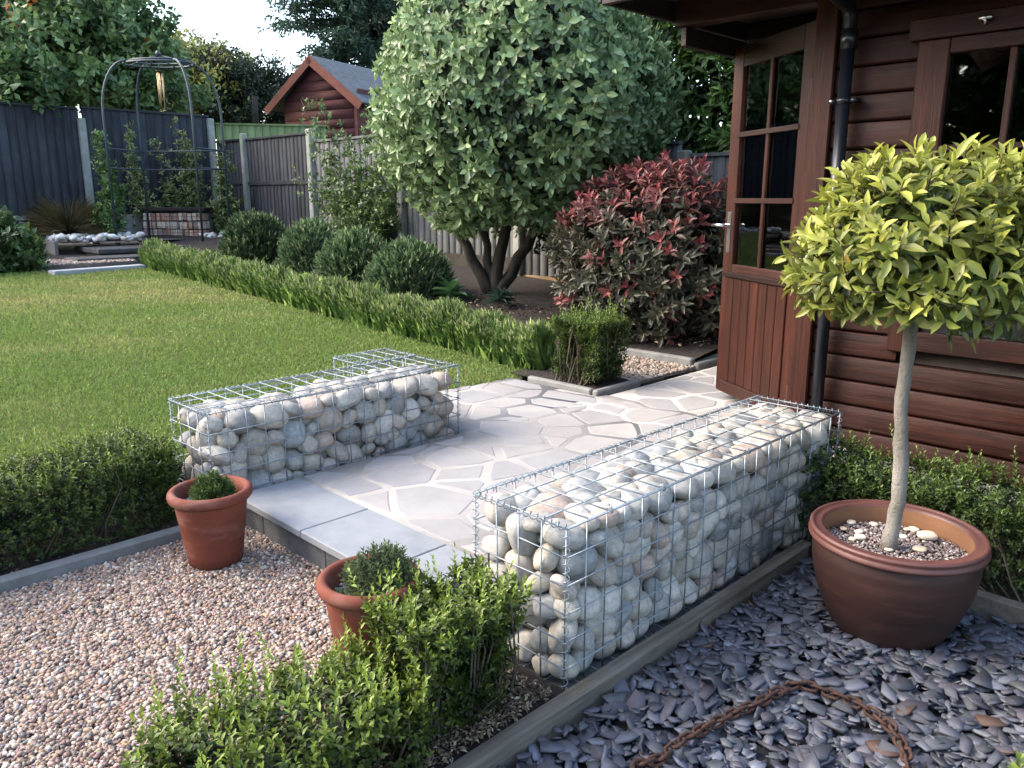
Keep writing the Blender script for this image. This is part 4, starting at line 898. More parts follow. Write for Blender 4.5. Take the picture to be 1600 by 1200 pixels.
def arbour():
    z0 = .70; A, B = np.array([3.84, 11.12]), np.array([4.56, 10.17]); e = (B - A) / np.linalg.norm(B - A); nn = np.array([-e[1], e[0]]); nn = nn if nn[1] > 0 else -nn
    C_ = [A, B, B + nn * .75, A + nn * .75]; cen = sum(C_) / 4; t = thing('metal_arbour', 'blue grey metal arbour with a domed top over the brick seat', 'arbour', (cen[0], cen[1], z0))
    zs_, zt = 2.28, 2.93
    for c in C_:
        d = c - cen; pts = [(d[0], d[1], 0), (d[0], d[1], zs_ - z0)] + [(d[0] * (1 - .46 * (1 - math.cos(a))), d[1] * (1 - .46 * (1 - math.cos(a))), zs_ - z0 + (zt - zs_) * math.sin(a)) for a in np.linspace(0, PI / 2, 9)[1:]]
        m = MB(); m.tube(pts, .015, 8); m.build('leg', M['iron'], t, True)
    a = np.linspace(0, 2 * PI, 26, endpoint=False); m = MB(); R1 = .62 - .24
    el = lambda r1, r2, z: [(e[0] * math.cos(q) * r1 + nn[0] * math.sin(q) * r2, e[1] * math.cos(q) * r1 + nn[1] * math.sin(q) * r2, z) for q in a]
    m.tube(el(.46, .29, zt - z0 - .02), .013, 6, closed=True); m.build('ring', M['iron'], t, True)
    m = MB(); m.tube(el(.38, .23, zt - z0 + .015), .011, 6, closed=True)
    for q in a[::3]: m.tube([(e[0] * math.cos(q) * .46 + nn[0] * math.sin(q) * .29, e[1] * math.cos(q) * .46 + nn[1] * math.sin(q) * .29, zt - z0 - .02), (e[0] * math.cos(q) * .15, e[1] * math.cos(q) * .15, zt - z0 + .055), (0, 0, zt - z0 + .085)], .008, 5)
    m.build('dome', M['iron'], t, True); m = MB(); m.lathe([(0, zt - z0 + .07), (.03, zt - z0 + .08), (.035, zt - z0 + .11), (.02, zt - z0 + .14), (0, zt - z0 + .145)], 12); m.build('finial', M['iron'], t, True)
    for z in (1.62, 1.86):
        for i, j in ((1, 2), (0, 3), (3, 2)):
            m = MB(); m.tube([(*(C_[i] - cen), z - z0), (*(C_[j] - cen), z - z0)], .010, 6); m.build('side_rail', M['iron'], t, True)
    ch = thing('wind_chime', 'brass wind chime hanging from the arbour dome', 'wind chime', (cen[0], cen[1], zt - .1)); m = MB(); m.lathe([(0, 0), (.05, 0), (.05, -.012), (0, -.012)], 16); m.build('disc', M['twig'], ch)
    m = MB(); m.tube([(0, 0, 0), (0, 0, .09)], .004, 5); m.build('cord', M['iron'], ch)
    for k in range(5): m = MB(); q = k * 1.257; m.tube([(.035 * math.cos(q), .035 * math.sin(q), -.03), (.035 * math.cos(q), .035 * math.sin(q), -.32 - .04 * k)], .007, 8); m.build('chime_tube', M['brass'], ch, True)
M['brass'] = surface('brass', [(.3, (.55, .38, .2)), (.7, (.7, .5, .3))], 20, .4, None, metal=.6)
arbour()
def brick_gabion():
    a, b = np.array([4.50, 11.98]), np.array([5.02, 11.16]); d = b - a; L_ = np.hypot(*d); t = thing('brick_gabion', 'wire cage of old bricks with a dark seat top', 'gabion', (a[0], a[1], .70), math.atan2(d[1], d[0]))
    cols = [(.5, .3, .2), (.55, .37, .26), (.44, .22, .15), (.58, .45, .34), (.3, .22, .19), (.6, .5, .4)]
    bm_ = bevel_mesh('brick', (.062, .2, .1), .006); bm2 = bevel_mesh('brick', (.062, .2, .1), .006)
    ca = bm_.color_attributes.new('col', 'FLOAT_COLOR', 'POINT'); ca.data.foreach_set('color', np.ones(len(bm_.vertices) * 4, np.float32)); bm_.materials.append(M['brick'])
    nx = int(L_ / .072)
    for j in range(3):
        for k in range(nx):
            o = obj('brick', bm_, None, t, loc=(.04 + k * (L_ - .03) / nx + rng.normal() * .003, .115, .055 + j * .115 + rng.normal() * .003), rot=(0, rng.normal() * .04, rng.normal() * .05)); c = np.array(cols[rng.integers(0, 6)]) * (.8 + .4 * rng.random()); o.color = (*c.tolist(), 1)
    m = MB()
    for x in np.linspace(0, L_, 13): m.tube([(x, 0, 0), (x, 0, .37)], .003, 5)
    for z in np.linspace(0, .37, 6): m.tube([(0, -.004, z), (L_, -.004, z)], .003, 5)
    for s in (0, L_):
        for y in np.linspace(0, .3, 4)[1:]: m.tube([(s, y, 0), (s, y, .37)], .003, 5)
    m.build('wire_cage', M['iron'], t); mbb = MB(); mbb.box(.01, L_ - .01, .22, .32, .0, .36); mbb.build('back_fill', M['riser'], t)
    for k in range(3): bbox('seat_slat', -.04, L_ + .04, -.012 + k * .12, .102 + k * .12, .372, .415, M['dark_wood'], t, .004)
M['brick'] = attrmat('brick', .85, .2, 40, .25, use_obj=True)
brick_gabion()
def cob(x0, x1, y0, y1): return lambda n: np.stack([x0 + rng.random(n) * (x1 - x0), y0 + rng.random(n) * (y1 - y0), np.zeros(n)], -1)
WH = [(.55, .52, .47), (.42, .4, .38), (.62, .6, .57), (.48, .4, .33)]
pebbles('cobbles', 170, cob(3.12, 4.1, 11.0, 11.75), .70, (.035, .06), WH, [3, 2, 2, 1], M['pebble'], 'pale rounded cobbles at the left foot of the arbour', 'cobbles', heap=.06, sub=2)
pebbles('cobbles', 110, cob(4.95, 5.7, 10.97, 11.4), .70, (.03, .05), WH, [3, 2, 2, 1], M['pebble'], 'pale rounded cobbles at the right foot of the arbour', 'cobbles', heap=.04, sub=2)

# ------------------------------------------------------------------ box hedges and clipped shrubs
BOX_OLD, BOX_NEW = (.016, .033, .008), (.2, .265, .038)
def hedge(name, label, cat, x0, x1, y0, y1, z0, z1, n, llen=.019, seed=1, lump=.035, stems=True, new=BOX_NEW, old=BOX_OLD, gaps=.0, stem=.05, nl=9, tmpl=None, sprigs=0):
    c = np.array([(x0 + x1) / 2, (y0 + y1) / 2, z0]); t = thing(name, label, cat, c); L = Leaves()
    tips, dirs = box_tips(n, x0, x1, y0, y1, z0 + .03, z1, lump, 11., .07, seed)
    if gaps: k = sinnoise(tips, 9, seed + 50) > -1 + gaps; tips, dirs = tips[k], dirs[k]
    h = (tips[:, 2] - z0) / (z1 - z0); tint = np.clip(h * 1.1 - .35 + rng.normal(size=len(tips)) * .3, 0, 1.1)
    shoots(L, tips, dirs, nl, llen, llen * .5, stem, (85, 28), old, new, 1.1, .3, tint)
    if sprigs:
        k = rng.permutation(np.where(h > .8)[0])[:sprigs]; d_ = norm(dirs[k] * .35 + [0, 0, 1] + jit(len(k), .2)); shoots(L, tips[k] + d_ * (.02 + .075 * rng.random((len(k), 1)) ** 1.6), d_, 14, llen * 1.05, llen * .45, .11, (65, 18), old, tuple(np.array(new) * 1.25), 1.0, .25, np.ones(len(k)))
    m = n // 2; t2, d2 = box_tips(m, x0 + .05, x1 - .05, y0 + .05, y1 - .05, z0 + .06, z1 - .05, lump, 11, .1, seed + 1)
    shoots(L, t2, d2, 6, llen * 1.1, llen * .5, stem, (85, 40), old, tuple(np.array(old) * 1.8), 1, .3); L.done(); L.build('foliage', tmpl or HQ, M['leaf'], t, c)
    mb = MB(); k = rng.permutation(len(tips))[:min(len(tips), 130)]; bs = tips[k] * [1, 1, 0] + [0, 0, z0]; mid = (bs - c) * [.96, .55, 1] + c; mid[:, 0] += np.round(rng.normal(size=len(k)) * .03, 2); twigs(mb, tips[k] - c, dirs[k], mid - c, .0045, .0014, 4); mb.build('stems', M['twig'], t)
    return t
# near hedge in the foreground runs on from the right gabion; its two halves differ in height
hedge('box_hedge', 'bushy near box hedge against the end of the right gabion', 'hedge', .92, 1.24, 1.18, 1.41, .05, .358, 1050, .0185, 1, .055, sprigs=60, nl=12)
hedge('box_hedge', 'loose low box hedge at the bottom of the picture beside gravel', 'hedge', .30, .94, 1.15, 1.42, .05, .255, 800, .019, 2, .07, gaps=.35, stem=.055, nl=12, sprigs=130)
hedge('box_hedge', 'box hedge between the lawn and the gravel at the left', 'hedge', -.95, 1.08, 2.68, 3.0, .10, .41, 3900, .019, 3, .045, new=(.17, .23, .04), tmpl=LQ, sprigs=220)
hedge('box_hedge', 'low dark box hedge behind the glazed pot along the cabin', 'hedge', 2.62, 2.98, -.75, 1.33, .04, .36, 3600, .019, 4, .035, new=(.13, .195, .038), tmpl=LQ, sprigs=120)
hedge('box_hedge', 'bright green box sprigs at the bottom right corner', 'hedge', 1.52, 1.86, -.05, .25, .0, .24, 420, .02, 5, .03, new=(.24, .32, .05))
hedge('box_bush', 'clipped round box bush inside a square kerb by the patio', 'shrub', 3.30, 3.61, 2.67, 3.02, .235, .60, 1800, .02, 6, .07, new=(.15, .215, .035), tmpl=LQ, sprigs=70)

# ------------------------------------------------------------------ lavender
def lavender(name, label, base, tips, dirs, n_leaf=5, col=((.03, .06, .02), (.09, .16, .05)), flower=.35, length=.16, cat='lavender', w_=.0045):
    t = thing(name, label, cat, base); b = np.array(base, float); L = Leaves(); n = len(tips)
    c = np.array(col[0]) + (np.array(col[1]) - col[0]) * rng.random((n, 1)); 
    nn = norm(np.cross(dirs, jit(n, 1.))); L.add(tips - dirs * length, dirs, nn, length, w_, c)
    for k in range(n_leaf):
        f = .15 + .7 * rng.random(n); a = norm(dirs + jit(n, .22)); L.add(tips - dirs * (length * (1 - f))[:, None], a, jit(n, 1.), length * (.3 + .2 * rng.random(n)), w_ * .85, c * (.8 + .5 * rng.random((n, 1))))
    k = rng.permutation(n)[:int(n * flower)]; L.add(tips[k] - dirs[k] * .01, norm(dirs[k] + [0, 0, .5]), jit(len(k), 1.), .05, w_ * 1.2, np.array([.34, .38, .2]))
    L.done(); L.build('foliage', LQ, M['leaf_matt'], t, b); return t
def lav_row():
    n = 24000; y = 3.22 + rng.random(n) * 6.0; v = rng.random(n) * 2 - 1; z = terrain(y); keep = rng.random(n) < np.clip(5.5 / (y + 1), 0, 1); y, v, z = y[keep], v[keep], z[keep]; n = len(y)
    hh = .215 * (1 - .35 * np.abs(v) ** 2.2) * (1 + .1 * np.sin(y * 14) + .06 * np.sin(y * 5)) * (.75 + .35 * rng.random(n)) * (1 - .35 * (rng.random(n) < .35))
    tips = np.stack([3.525 + v * .135 * (1 + .1 * np.sin(y * 14)), y, z + hh + .03], -1); dirs = norm(np.stack([v * .5 + rng.normal(size=n) * .13, rng.normal(size=n) * .15 - .05, np.ones(n)], -1))
    lavender('lavender_hedge', 'long low lavender hedge along the edge of the lawn', (3.525, 6.2, .25), tips, dirs, 2, ((.13, .235, .055), (.33, .46, .13)), .4, .2, 'lavender', .0032)
lav_row()
def lav_bush(label, px, py, R, h, col):
    b = bed_at(px, py, .11); n = int(3000); d = sphere_dirs(n, -.05); q = 1 + .08 * sinnoise(d, 3, int(px)); tips = b + d * (q * (.66 + .42 * rng.random(n)))[:, None] * [R, R, h] ; dirs = norm(d * [1, 1, .6] + [0, 0, .7] + jit(n, .15)); lavender('lavender_bush', label, b, tips, dirs, 5, col, .15, .15, 'shrub', .0042)
LC = ((.09, .16, .075), (.25, .36, .18))
lav_bush('dark lavender mound below the dark fence left of the hosta', 405, 402, .42, .48, ((.06, .105, .05), (.17, .25, .12)))
lav_bush('grey green lavender mound right of the hosta', 487, 418, .33, .48, LC)
lav_bush('grey green lavender mound in the middle of the row', 556, 437, .40, .46, LC)
lav_bush('grey green lavender mound nearest the tree trunk', 640, 455, .40, .44, LC)
# ------------------------------------------------------------------ broad-leaved plants in the bed
def rosette(name, label, cat, b, n, ll, lw, col, up=.5, seed=1):
    t = thing(name, label, cat, b); b = np.array(b); T = leaf_template(True, .15, .4, ((.15, .28), (.5, .5), (.82, .32))); me = np_mesh('leaf', T[0], [T[2], T[1]], True, np.ones((len(T[0]), 3))); me.materials.append(M['leaf_obj'])
    for k in range(n):
        a = k * 2.4 + rng.normal() * .2; f = k / n; el = .25 + up * (1.3 * f); ax = np.array([math.cos(a) * math.cos(el), math.sin(a) * math.cos(el), math.sin(el)]); nz = np.array([-math.cos(a) * math.sin(el), -math.sin(a) * math.sin(el), math.cos(el)])
        B = basis(ax[None], nz[None])[0]; s = 1 - .35 * f + rng.normal() * .07; A = np.eye(4); A[:3, :3] = B * np.array([lw * s, ll * s, ll * s]); A[:3, 3] = np.array([0, 0, .02 + .05 * f]); o = obj('leaf', me, None, t, matrix=Matrix(A.tolist())); c = np.array(col) * (.75 + .5 * rng.random()); o.color = (*c.tolist(), 1)
rosette('hosta', 'bright yellow green hosta between the lavender mounds', 'plant', bed_at(449, 404, .1), 34, .42, .15, (.26, .36, .07), .75)
rosette('broadleaf_plant', 'young broad leaved plant on the soil left of the trunk', 'plant', bed_at(705, 468, .1), 11, .22, .1, (.07, .16, .06), .9)
rosette('herb_tuft', 'small grey green tuft on the soil right of the trunk', 'plant', bed_at(782, 478, .1), 40, .15, .02, (.05, .09, .06), .9)

# ------------------------------------------------------------------ shrubs and trees
def limb(mb, pts, r0, r1, k=7):
    pts = np.array(pts, float); xs = np.linspace(0, 1, 9); key = np.linspace(0, 1, len(pts)); P_ = np.stack([np.interp(xs, key, pts[:, j]) for j in range(3)], -1); P_[1:-1] += rng.normal(size=(7, 3)) * r0 * .25; mb.tube(P_, np.linspace(r0, r1, 9), k)
def elaeagnus():
    b = bed_at(772, 455, .13); t = thing('round_tree', 'large round grey green tree with overlapping pale leaves', 'tree', b)
    C = at_X(812, 176, b[0] + .0); R = np.array([1.2, 1.2, 1.14]); C[2] = 1.98; mb = MB()
    for (dx, dy, s) in ((-.30, .30, .05), (.12, -.10, .055), (.25, -.45, .05), (-.05, .12, .04)): limb(mb, [(dx * .06, dy * .06, -.05), (dx * .35, dy * .35, .22), (dx * .8, dy * .8, .6), (dx * 1.7, dy * 1.7, 1.25)], s * 1.25, s * .55)
    mb.build('trunk', M['bark'], t, True); L = Leaves(); n = 3100
    tips, dirs = ellipsoid_tips(n, C, R, .085, 7, .17, -.92, 14, .1); dirs = norm(dirs * [1, 1, .5] + [0, 0, -.15])
    side = np.clip(.5 + .5 * rng.normal(size=n) * .5, 0, 1)
    for sl_k, sc_k in ((slice(0, n // 2), .92), (slice(n // 2, n), 1.12)): shoots(L, tips[sl_k], dirs[sl_k], 7, .08 * sc_k, .042 * sc_k, .095, (80, 35), (.10, .165, .07), (.28, .38, .175), .8, .4, side[sl_k])
    t2, d2 = ellipsoid_tips(900, C, R * .86, .05, 4.5, .25, -.9, 15, 0); shoots(L, t2, d2, 6, .09, .045, .1, (85, 45), (.02, .035, .018), (.04, .065, .03), 1, .3)  # inner leaves coloured much darker to paint the shade inside the crown
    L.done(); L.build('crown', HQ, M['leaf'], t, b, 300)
    mb = MB(); k = rng.permutation(len(t2))[:160]; bs = C - b + (t2[k] - C) * .25 + [0, 0, -.3]; twigs(mb, t2[k] - b, d2[k], bs, .014, .004, 4); mb.build('limbs', M['bark'], t)
elaeagnus()
def photinia():
    b = np.array([4.72, 3.22, .30]); t = thing('photinia_shrub', 'bushy shrub with glossy dark leaves and red young tips', 'shrub', b); L = Leaves(); n = 950
    C = b + [-.02, .08, .50]; R = np.array([.60, .82, .75]); tips, dirs = ellipsoid_tips(n, C, R, .12, 3.6, .3, -.75, 22, .5)
    h = (tips[:, 2] - b[2]); red = (h > .62 + .5 * rng.random(n)); red |= rng.random(n) < .12
    for msk, old, new in ((~red, (.032, .04, .026), (.10, .095, .06)), (red, (.06, .05, .035), (.30, .07, .075))): shoots(L, tips[msk], dirs[msk], 9, .082, .03, .10, (80, 22), old, new, .9, .3)
    t2, d2 = ellipsoid_tips(420, C, R * .72, .1, 3, .4, -.8, 23, .3); shoots(L, t2, d2, 6, .075, .03, .09, (85, 40), (.016, .024, .014), (.03, .04, .02), 1, .3); L.done(); L.build('foliage', HQ, M['leaf'], t, b, 300)
    mb = MB(); k = rng.permutation(n)[:260]; bs = (tips[k] - C) * [.2, .2, .0] + [0, 0, .02]; twigs(mb, tips[k] - b, dirs[k], bs, .008, .002, 4); mb.build('stems', M['twig'], t)
photinia()
def cloud(name, label, cat, base, blobs, n, ll, lw, cols, trunk=None, mat='leaf', hang=0., tmpl=LQ, group=None, nl=5, stem=.25, tips_extra=None, limbs=True, orange=0):
    """tree crown from many leafy boughs: blobs = (centre, radii, weight)"""
    b = np.array(base, float); t = thing(name, label, cat, b, 0, group); L = Leaves(); W = np.array([q[2] for q in blobs], float); W /= W.sum(); mb = MB(); old, new = cols
    for i, (c, R, _) in enumerate(blobs):
        k = int(n * W[i]); c = np.array(c, float); R = np.array(R, float); m = max(8, k // 14); cl, cd = ellipsoid_tips(m, c, R, .18, 3, .75, -.9, 40 + i, .3)     # boughs, then shoots around each
        w_ = rng.integers(0, m, k); tips = cl[w_] + rng.normal(size=(k, 3)) * R.mean() * .13; dirs = norm(cd[w_] + jit(k, .5) + [0, 0, .15 - hang]); shade = rng.random(m)[w_]
        shoots(L, tips, dirs, nl, ll, lw, stem, (80, 30), old, new, .8, .35, np.clip(shade + rng.normal(size=k) * .25, 0, 1.1))
        if limbs:
            for q in cl[::max(1, m // 26)]: s0 = np.array(trunk[1]) if trunk else c - [0, 0, R[2]]; limb(mb, [s0 - b, (s0 * .4 + q * .6) - b + [0, 0, .1], q - b], .03, .008, 5)
    if orange:
        k = rng.permutation(len(L.p[0]))[:orange]
        for _ in range(4): L.add(L.p[0][k] + jit(orange, .05), norm(jit(orange, 1.)), jit(orange, 1.), ll * .9, lw, np.array([.5, .17, .04]))
    L.done(); L.build('crown', tmpl, M[mat], t, b)
    if trunk: limb(mb, [np.array(p) - b for p in trunk], trunk_r(trunk), .05)
    if mb.n: mb.build('trunk', M['bark'], t, True)
def trunk_r(tr): return .11
def bg(px, py, Y): return at_Y(px, py, Y)
# big tree overhanging the left fence
def B_(px, py, depth):            # point at a given distance along the view
    d = ray(px, py); return d * (depth / (d[0] * R2 + d[1] * R2)) + [0, 0, CAM_H]
G1 = ((.04, .085, .03), (.21, .31, .11))
q = B_(70, 330, 12.6)
cloud('overhanging_tree', 'broad leafy tree leaning over the dark fence at the left', 'tree', (q[0], q[1], .3), [(B_(30, 70, 12.3), (1.7, 1.2, .95), 4), (B_(135, 60, 12.8), (1.1, 1.1, .95), 3), (B_(196, 90, 13.2), (.7, .9, .75), 2), (B_(85, 125, 11.6), (.95, .6, .42), 2), (B_(40, 150, 11.5), (.7, .4, .25), 1), (B_(200, 150, 13.4), (1.3, .6, .5), 1.5), (B_(-120, 60, 12.3), (1.5, 1.2, 1.0), 2), (B_(10, 10, 13.), (1.3, 1., .6), 2), (B_(90, -40, 13.5), (1.3, 1., .7), 2)], 8200, .14, .085, G1, ((q[0], q[1], .3), B_(80, 150, 12.8)), hang=.35, stem=.22, orange=30)
q = B_(240, 300, 17); cloud('sunlit_tree', 'tree behind the metal arbour with backlit glow painted into yellow green leaves', 'tree', (q[0], q[1], 0.), [(B_(240, 100, 17), (.9, .9, .75), 2), (B_(318, 115, 17.5), (.9, .9, .7), 2), (B_(270, 140, 16), (1.2, 1., .9), 2), (B_(362, 125, 18), (.6, .6, .6), 1)], 4200, .13, .06, ((.09, .12, .03), (.4, .4, .11)), ((q[0], q[1], 0.), B_(265, 150, 17)), stem=.3, orange=16)  # yellow leaf colour holds the glow of low sun behind the tree
q = B_(395, 300, 16); cloud('dark_evergreen', 'dark evergreen bush with a bare pale trunk beside the shed', 'tree', (q[0], q[1], 0.), [(B_(355, 130, 16.3), (.75, .75, .65), 2), (B_(410, 140, 17), (.75, .75, .75), 2), (B_(345, 185, 16), (.8, .7, .45), 1), (B_(430, 175, 17.5), (.7, .6, .6), 1)], 3600, .09, .045, ((.012, .022, .010), (.04, .06, .025)), ((q[0], q[1], 0.), B_(398, 150, 15.6)), stem=.2, limbs=False)
def conifer():
    q = B_(548, 300, 22); b = np.array([q[0], q[1], 0.]); t = thing('spreading_conifer', 'blue green conifer with drooping layered sprays behind the shed', 'tree', b); L = Leaves(); mb = MB(); limb(mb, [(0, 0, 0), (0, 0, 4), (0, 0, 8)], .22, .06); top = 7.4; e = np.array([R2, -R2, 0])
    for k in range(120):
        z = 2.6 + rng.random() * 5.0; a = rng.random() * 6.28; r_ = (1.0 + 1.5 * (1 - (z - 2.6) / 6.2)) * (.55 + .5 * rng.random()); d = np.array([math.cos(a), math.sin(a), 0]); p0 = b + [0, 0, z]; p1_ = p0 + d * r_ + [0, 0, -.12 * r_ + .2]; limb(mb, [p0 - b, (p0 + p1_) / 2 - b + [0, 0, .12], p1_ - b], .03, .008, 5)
        m = 26; f = .3 + .75 * rng.random(m); pts = p0 + (p1_ - p0) * f[:, None] + rng.normal(size=(m, 3)) * [.22, .22, .07]; shoots(L, pts, norm(d * .8 + [0, 0, -.35] + jit(m, .35)), 5, .2, .05, .22, (55, 15), (.02, .042, .03), (.075, .135, .085), .8, .3)
    L.done(); L.build('crown', LQ, M['leaf_matt'], t, b); mb.build('trunk', M['bark'], t, True)
conifer()
q = B_(600, 300, 26); cloud('cypress_tree', 'dark upright cypress top behind the conifer', 'tree', (q[0], q[1], 0.), [(B_(585, 30, 26), (.9, .9, 1.6), 2), (B_(615, 20, 26), (.7, .7, 1.8), 2), (B_(560, 40, 26), (.7, .7, 1.0), 1)], 2200, .2, .06, ((.010, .02, .012), (.03, .05, .03)), ((q[0], q[1], 0.), (q[0], q[1], 4.)), stem=.3)
# laurel hedge beyond the right fence
def laurel():
    b = np.array([6.55, 3.6, .2]); t = thing('laurel_hedge', 'tall glossy laurel hedge above the fence beyond the cabin', 'hedge', b); L = Leaves(); n = 2600; y = 1.4 + rng.random(n) * 5.4; z = 1.2 + rng.random(n) * 2.4
    tips = np.stack([6.05 + .13 * sinnoise(np.stack([y * 0, y, z], -1), 4, 3) + .2 * rng.random(n) ** 2, y, z], -1); dirs = norm(np.stack([-np.ones(n), rng.normal(size=n) * .35, .45 + .4 * rng.normal(size=n)], -1)); sh = np.clip(.5 + .5 * sinnoise(tips, 5, 8) + rng.normal(size=n) * .25, 0, 1.1)
    shoots(L, tips, dirs, 7, .115, .042, .14, (80, 30), (.018, .04, .012), (.12, .21, .04), .9, .3, sh); m = 3200; y = 1.3 + rng.random(m) * 5.6; z = .9 + rng.random(m) * 2.6; shoots(L, np.stack([6.42 + .2 * rng.random(m), y, z], -1), norm(jit(m, 1.) + [-.6, 0, 0]), 6, .13, .06, .14, (85, 50), (.008, .016, .006), (.02, .035, .01), 1, .3)
    L.done(); L.build('foliage', HQ, M['leaf'], t, b); mb = MB()
    for k in range(24): yy = 1.5 + k * .22; limb(mb, [(.0, yy - 3.6, -.2), (.05, yy - 3.6 + rng.normal() * .1, 1.2), (-.1, yy - 3.6 + rng.normal() * .2, 2.8)], .03, .01, 5)
    mb.build('stems', M['bark'], t, True)
laurel()
# climbing shrub on the grey fence
def upright_shrub(name, label, cat, canes, ll, lw, cols, per=26, spread=.10, base=None, r=.006, mat='leaf'):
    b = np.array(base); t = thing(name, label, cat, b); L = Leaves(); mb = MB()
    for (top, bow, dens) in canes:
        top = np.array(top); s = b + [rng.normal() * .08, rng.normal() * .08, 0]; m = (s + top) / 2 + np.array([*bow, 0]); f = np.linspace(0, 1, 12)[:, None]; P_ = s * (1 - f) ** 2 + 2 * m * f * (1 - f) + top * f ** 2; mb.tube(P_ - b, np.linspace(r, r * .35, 12), 5)
        k = int(per * dens); ff = (.12 + .88 * rng.random(k))[:, None]; p = s * (1 - ff) ** 2 + 2 * m * ff * (1 - ff) + top * ff ** 2 + rng.normal(size=(k, 3)) * spread * (1.1 - .75 * ff); shoots(L, p, norm(jit(k, .7) + [0, 0, .6]), 6, ll, lw, .07, (80, 30), *cols, .9, .3)
    L.done(); L.build('foliage', LQ, M[mat], t, b); mb.build('canes', M['twig'], t, True)
XR = 5.5; bb = bed_at(565, 398, .12)
cn = [(at_X(x, y, XR), (rng.normal() * .12, rng.normal() * .12), d) for x, y, d in ((470, 155, 1.), (505, 172, 1.), (540, 205, 1.2), (575, 182, 1.), (600, 175, .8), (455, 255, .7), (520, 240, 1.6), (560, 260, 2), (590, 250, 2), (620, 270, 2.), (610, 320, 2.5), (575, 320, 2.5), (540, 310, 2), (505, 300, 1.2))]
upright_shrub('climbing_shrub', 'tall loose shrub with upright leafy shoots before the grey fence', 'shrub', cn, .055, .034, ((.03, .055, .02), (.22, .32, .1)), 60, .14, bb)
CG = ((.12, .16, .05), (.48, .5, .2))
def yy(x, y, Y=11.6): return at_Y(x, y, Y)
f0 = yy(180, 372, 11.4)
upright_shrub('climbing_plant', 'green climber on the left leg of the arbour', 'climber', [(yy(155, 205, 11.4), (0, 0), 2.2), (yy(170, 250, 11.4), (0, 0), 2.5), (yy(190, 290, 11.4), (0, 0), 2.2)], .06, .028, ((.06, .11, .035), (.24, .38, .12)), 60, .09, (f0[0], f0[1], .7))
f0 = yy(228, 352, 12.1)
upright_shrub('climbing_plant', 'slim variegated climber against the fence inside the arbour', 'climber', [(yy(200, 195, 12.1), (-.02, 0), 1.6), (yy(212, 245, 12.1), (0, 0), 1.2), (yy(195, 240, 12.1), (0, 0), 1.2)], .06, .027, CG, 46, .07, (f0[0], f0[1], .8))
f0 = yy(300, 330, 12.1)
upright_shrub('climbing_plant', 'pale variegated climber above the brick gabion', 'climber', [(yy(278, 195, 12.1), (0, 0), 1.6), (yy(290, 225, 12.1), (0, 0), 2.4), (yy(240, 220, 12.1), (-.1, 0), 1.2), (yy(305, 235, 12.1), (.05, 0), 2.), (yy(260, 285, 12.1), (-.1, 0), 2.6), (yy(215, 310, 12.1), (-.1, 0), 1.2), (yy(310, 290, 12.1), (0, 0), 2.4)], .065, .03, CG, 44, .12, (f0[0], f0[1], .75))
f0 = yy(345, 362, 11.2)
upright_shrub('climbing_plant', 'leafy climber on the right legs of the arbour', 'climber', [(yy(350, 225, 11.2), (0, 0), 1.8), (yy(345, 270, 11.2), (0, 0), 2.2), (yy(358, 300, 11.2), (0, 0), 2.4), (yy(335, 320, 11.2), (0, 0), 2.2)], .065, .03, ((.07, .10, .035), (.32, .38, .14)), 46, .1, (f0[0], f0[1], .7))
# ornamental grass and left shrubs
def tuft(label, b, n, h, cols):
    t = thing('ornamental_grass', label, 'grass', b); b = np.array(b); L = Leaves(); a = rng.random(n) * 6.28; el = .5 + 1.0 * rng.random(n); d = np.stack([np.cos(a) * np.cos(el), np.sin(a) * np.cos(el), np.sin(el)], -1); c = np.array(cols[0]) + (np.array(cols[1]) - cols[0]) * rng.random((n, 1)); L.add(b + d * [.05, .05, 0], d, norm(np.cross(d, np.cross([0, 0, 1.], d)) * -1 + [0, 0, 1.2]), h * (.6 + .5 * rng.random(n)), .006, c); L.done(); L.build('blades', leaf_template(True, .05, .45, ((.1, .5), (.45, .42), (.75, .25))), M['leaf_matt'], t, b)
f0 = yy(108, 362, 11.75); tuft('bronze green ornamental grass in front of the dark fence', (f0[0], f0[1], .7), 1300, .6, ((.09, .09, .035), (.3, .24, .12)))
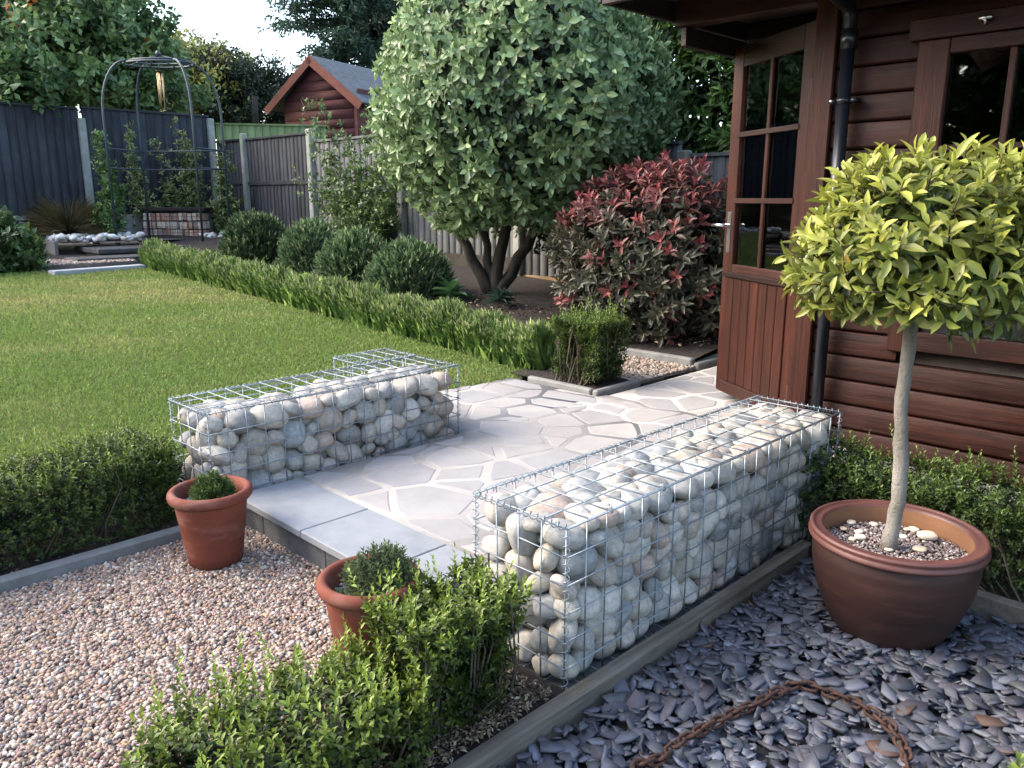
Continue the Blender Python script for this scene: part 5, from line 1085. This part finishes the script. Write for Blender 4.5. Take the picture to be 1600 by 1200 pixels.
q = at_z(20, 418, .54); upright_shrub('leafy_shrub', 'leafy green shrub at the left end of the lawn', 'shrub', [(np.array([q[0] + dx, q[1] + dy, .54 + h]), (dx * .3, dy * .3), 2.4) for dx, dy, h in ((-.5, .3, .62), (-.25, .2, .6), (0, .1, .5), (.2, .0, .3), (-.7, -.1, .5), (-.1, .5, .55), (.05, -.15, .3), (-.4, -.2, .4), (.15, .3, .35))], .085, .06, ((.03, .055, .02), (.11, .18, .06)), 40, .16, (q[0] - .25, q[1] + .1, .52))
q = at_z(45, 418, .54); upright_shrub('young_shrub', 'small pale green shrub at the corner of the lawn edging', 'shrub', [(np.array([q[0] + dx, q[1] + dy, .52 + h]), (0, 0), 2.) for dx, dy, h in ((0, 0, .42), (.05, .05, .3), (-.07, .02, .35), (.02, -.06, .25))], .07, .05, ((.05, .09, .03), (.19, .28, .08)), 26, .08, (q[0], q[1], .5))

# boundary hedge on the left of the garden, outside the picture (the cabin windows mirror it)
def side_hedge():
    b = np.array([-7.5, 4., .2]); t = thing('boundary_hedge', 'tall dark hedge mirrored in the cabin window, left of the lawn', 'hedge', b); L = Leaves(); n = 9000; y = -3 + rng.random(n) * 15; z = .2 + rng.random(n) * 4.2
    tips = np.stack([-7.0 + .3 * sinnoise(np.stack([y * 0, y, z], -1), 2.5, 4) - .5 * rng.random(n), y, z], -1); shoots(L, tips, norm(jit(n, .6) + [.8, 0, .4]), 6, .24, .14, .25, (80, 30), (.02, .035, .012), (.07, .11, .03), 1, .3)
    L.done(); L.build('foliage', LQ, M['leaf'], t, b); mb = MB()
    for k in range(30): limb(mb, [(0, -7 + k * .5, -.3), (0, -7 + k * .5, 2), (0, -7 + k * .5, 3.8)], .05, .02, 5)
    mb.build('stems', M['bark'], t)
side_hedge()

q = bed_at(840, 440, .12); cloud('shade_filler_shrub', 'added dark shrub standing in for shade right of the round tree trunk', 'shrub', (5.35, 4.45, .4), [((5.4, 4.5, .85), (.28, .55, .42), 2), ((5.35, 4.0, 1.0), (.3, .5, .5), 2)], 900, .075, .035, ((.012, .022, .01), (.035, .055, .025)), ((5.35, 4.45, .35), (5.38, 4.4, .9)), stem=.12, limbs=False)  # dark leaves added to stand for the deep shade under the tree crown
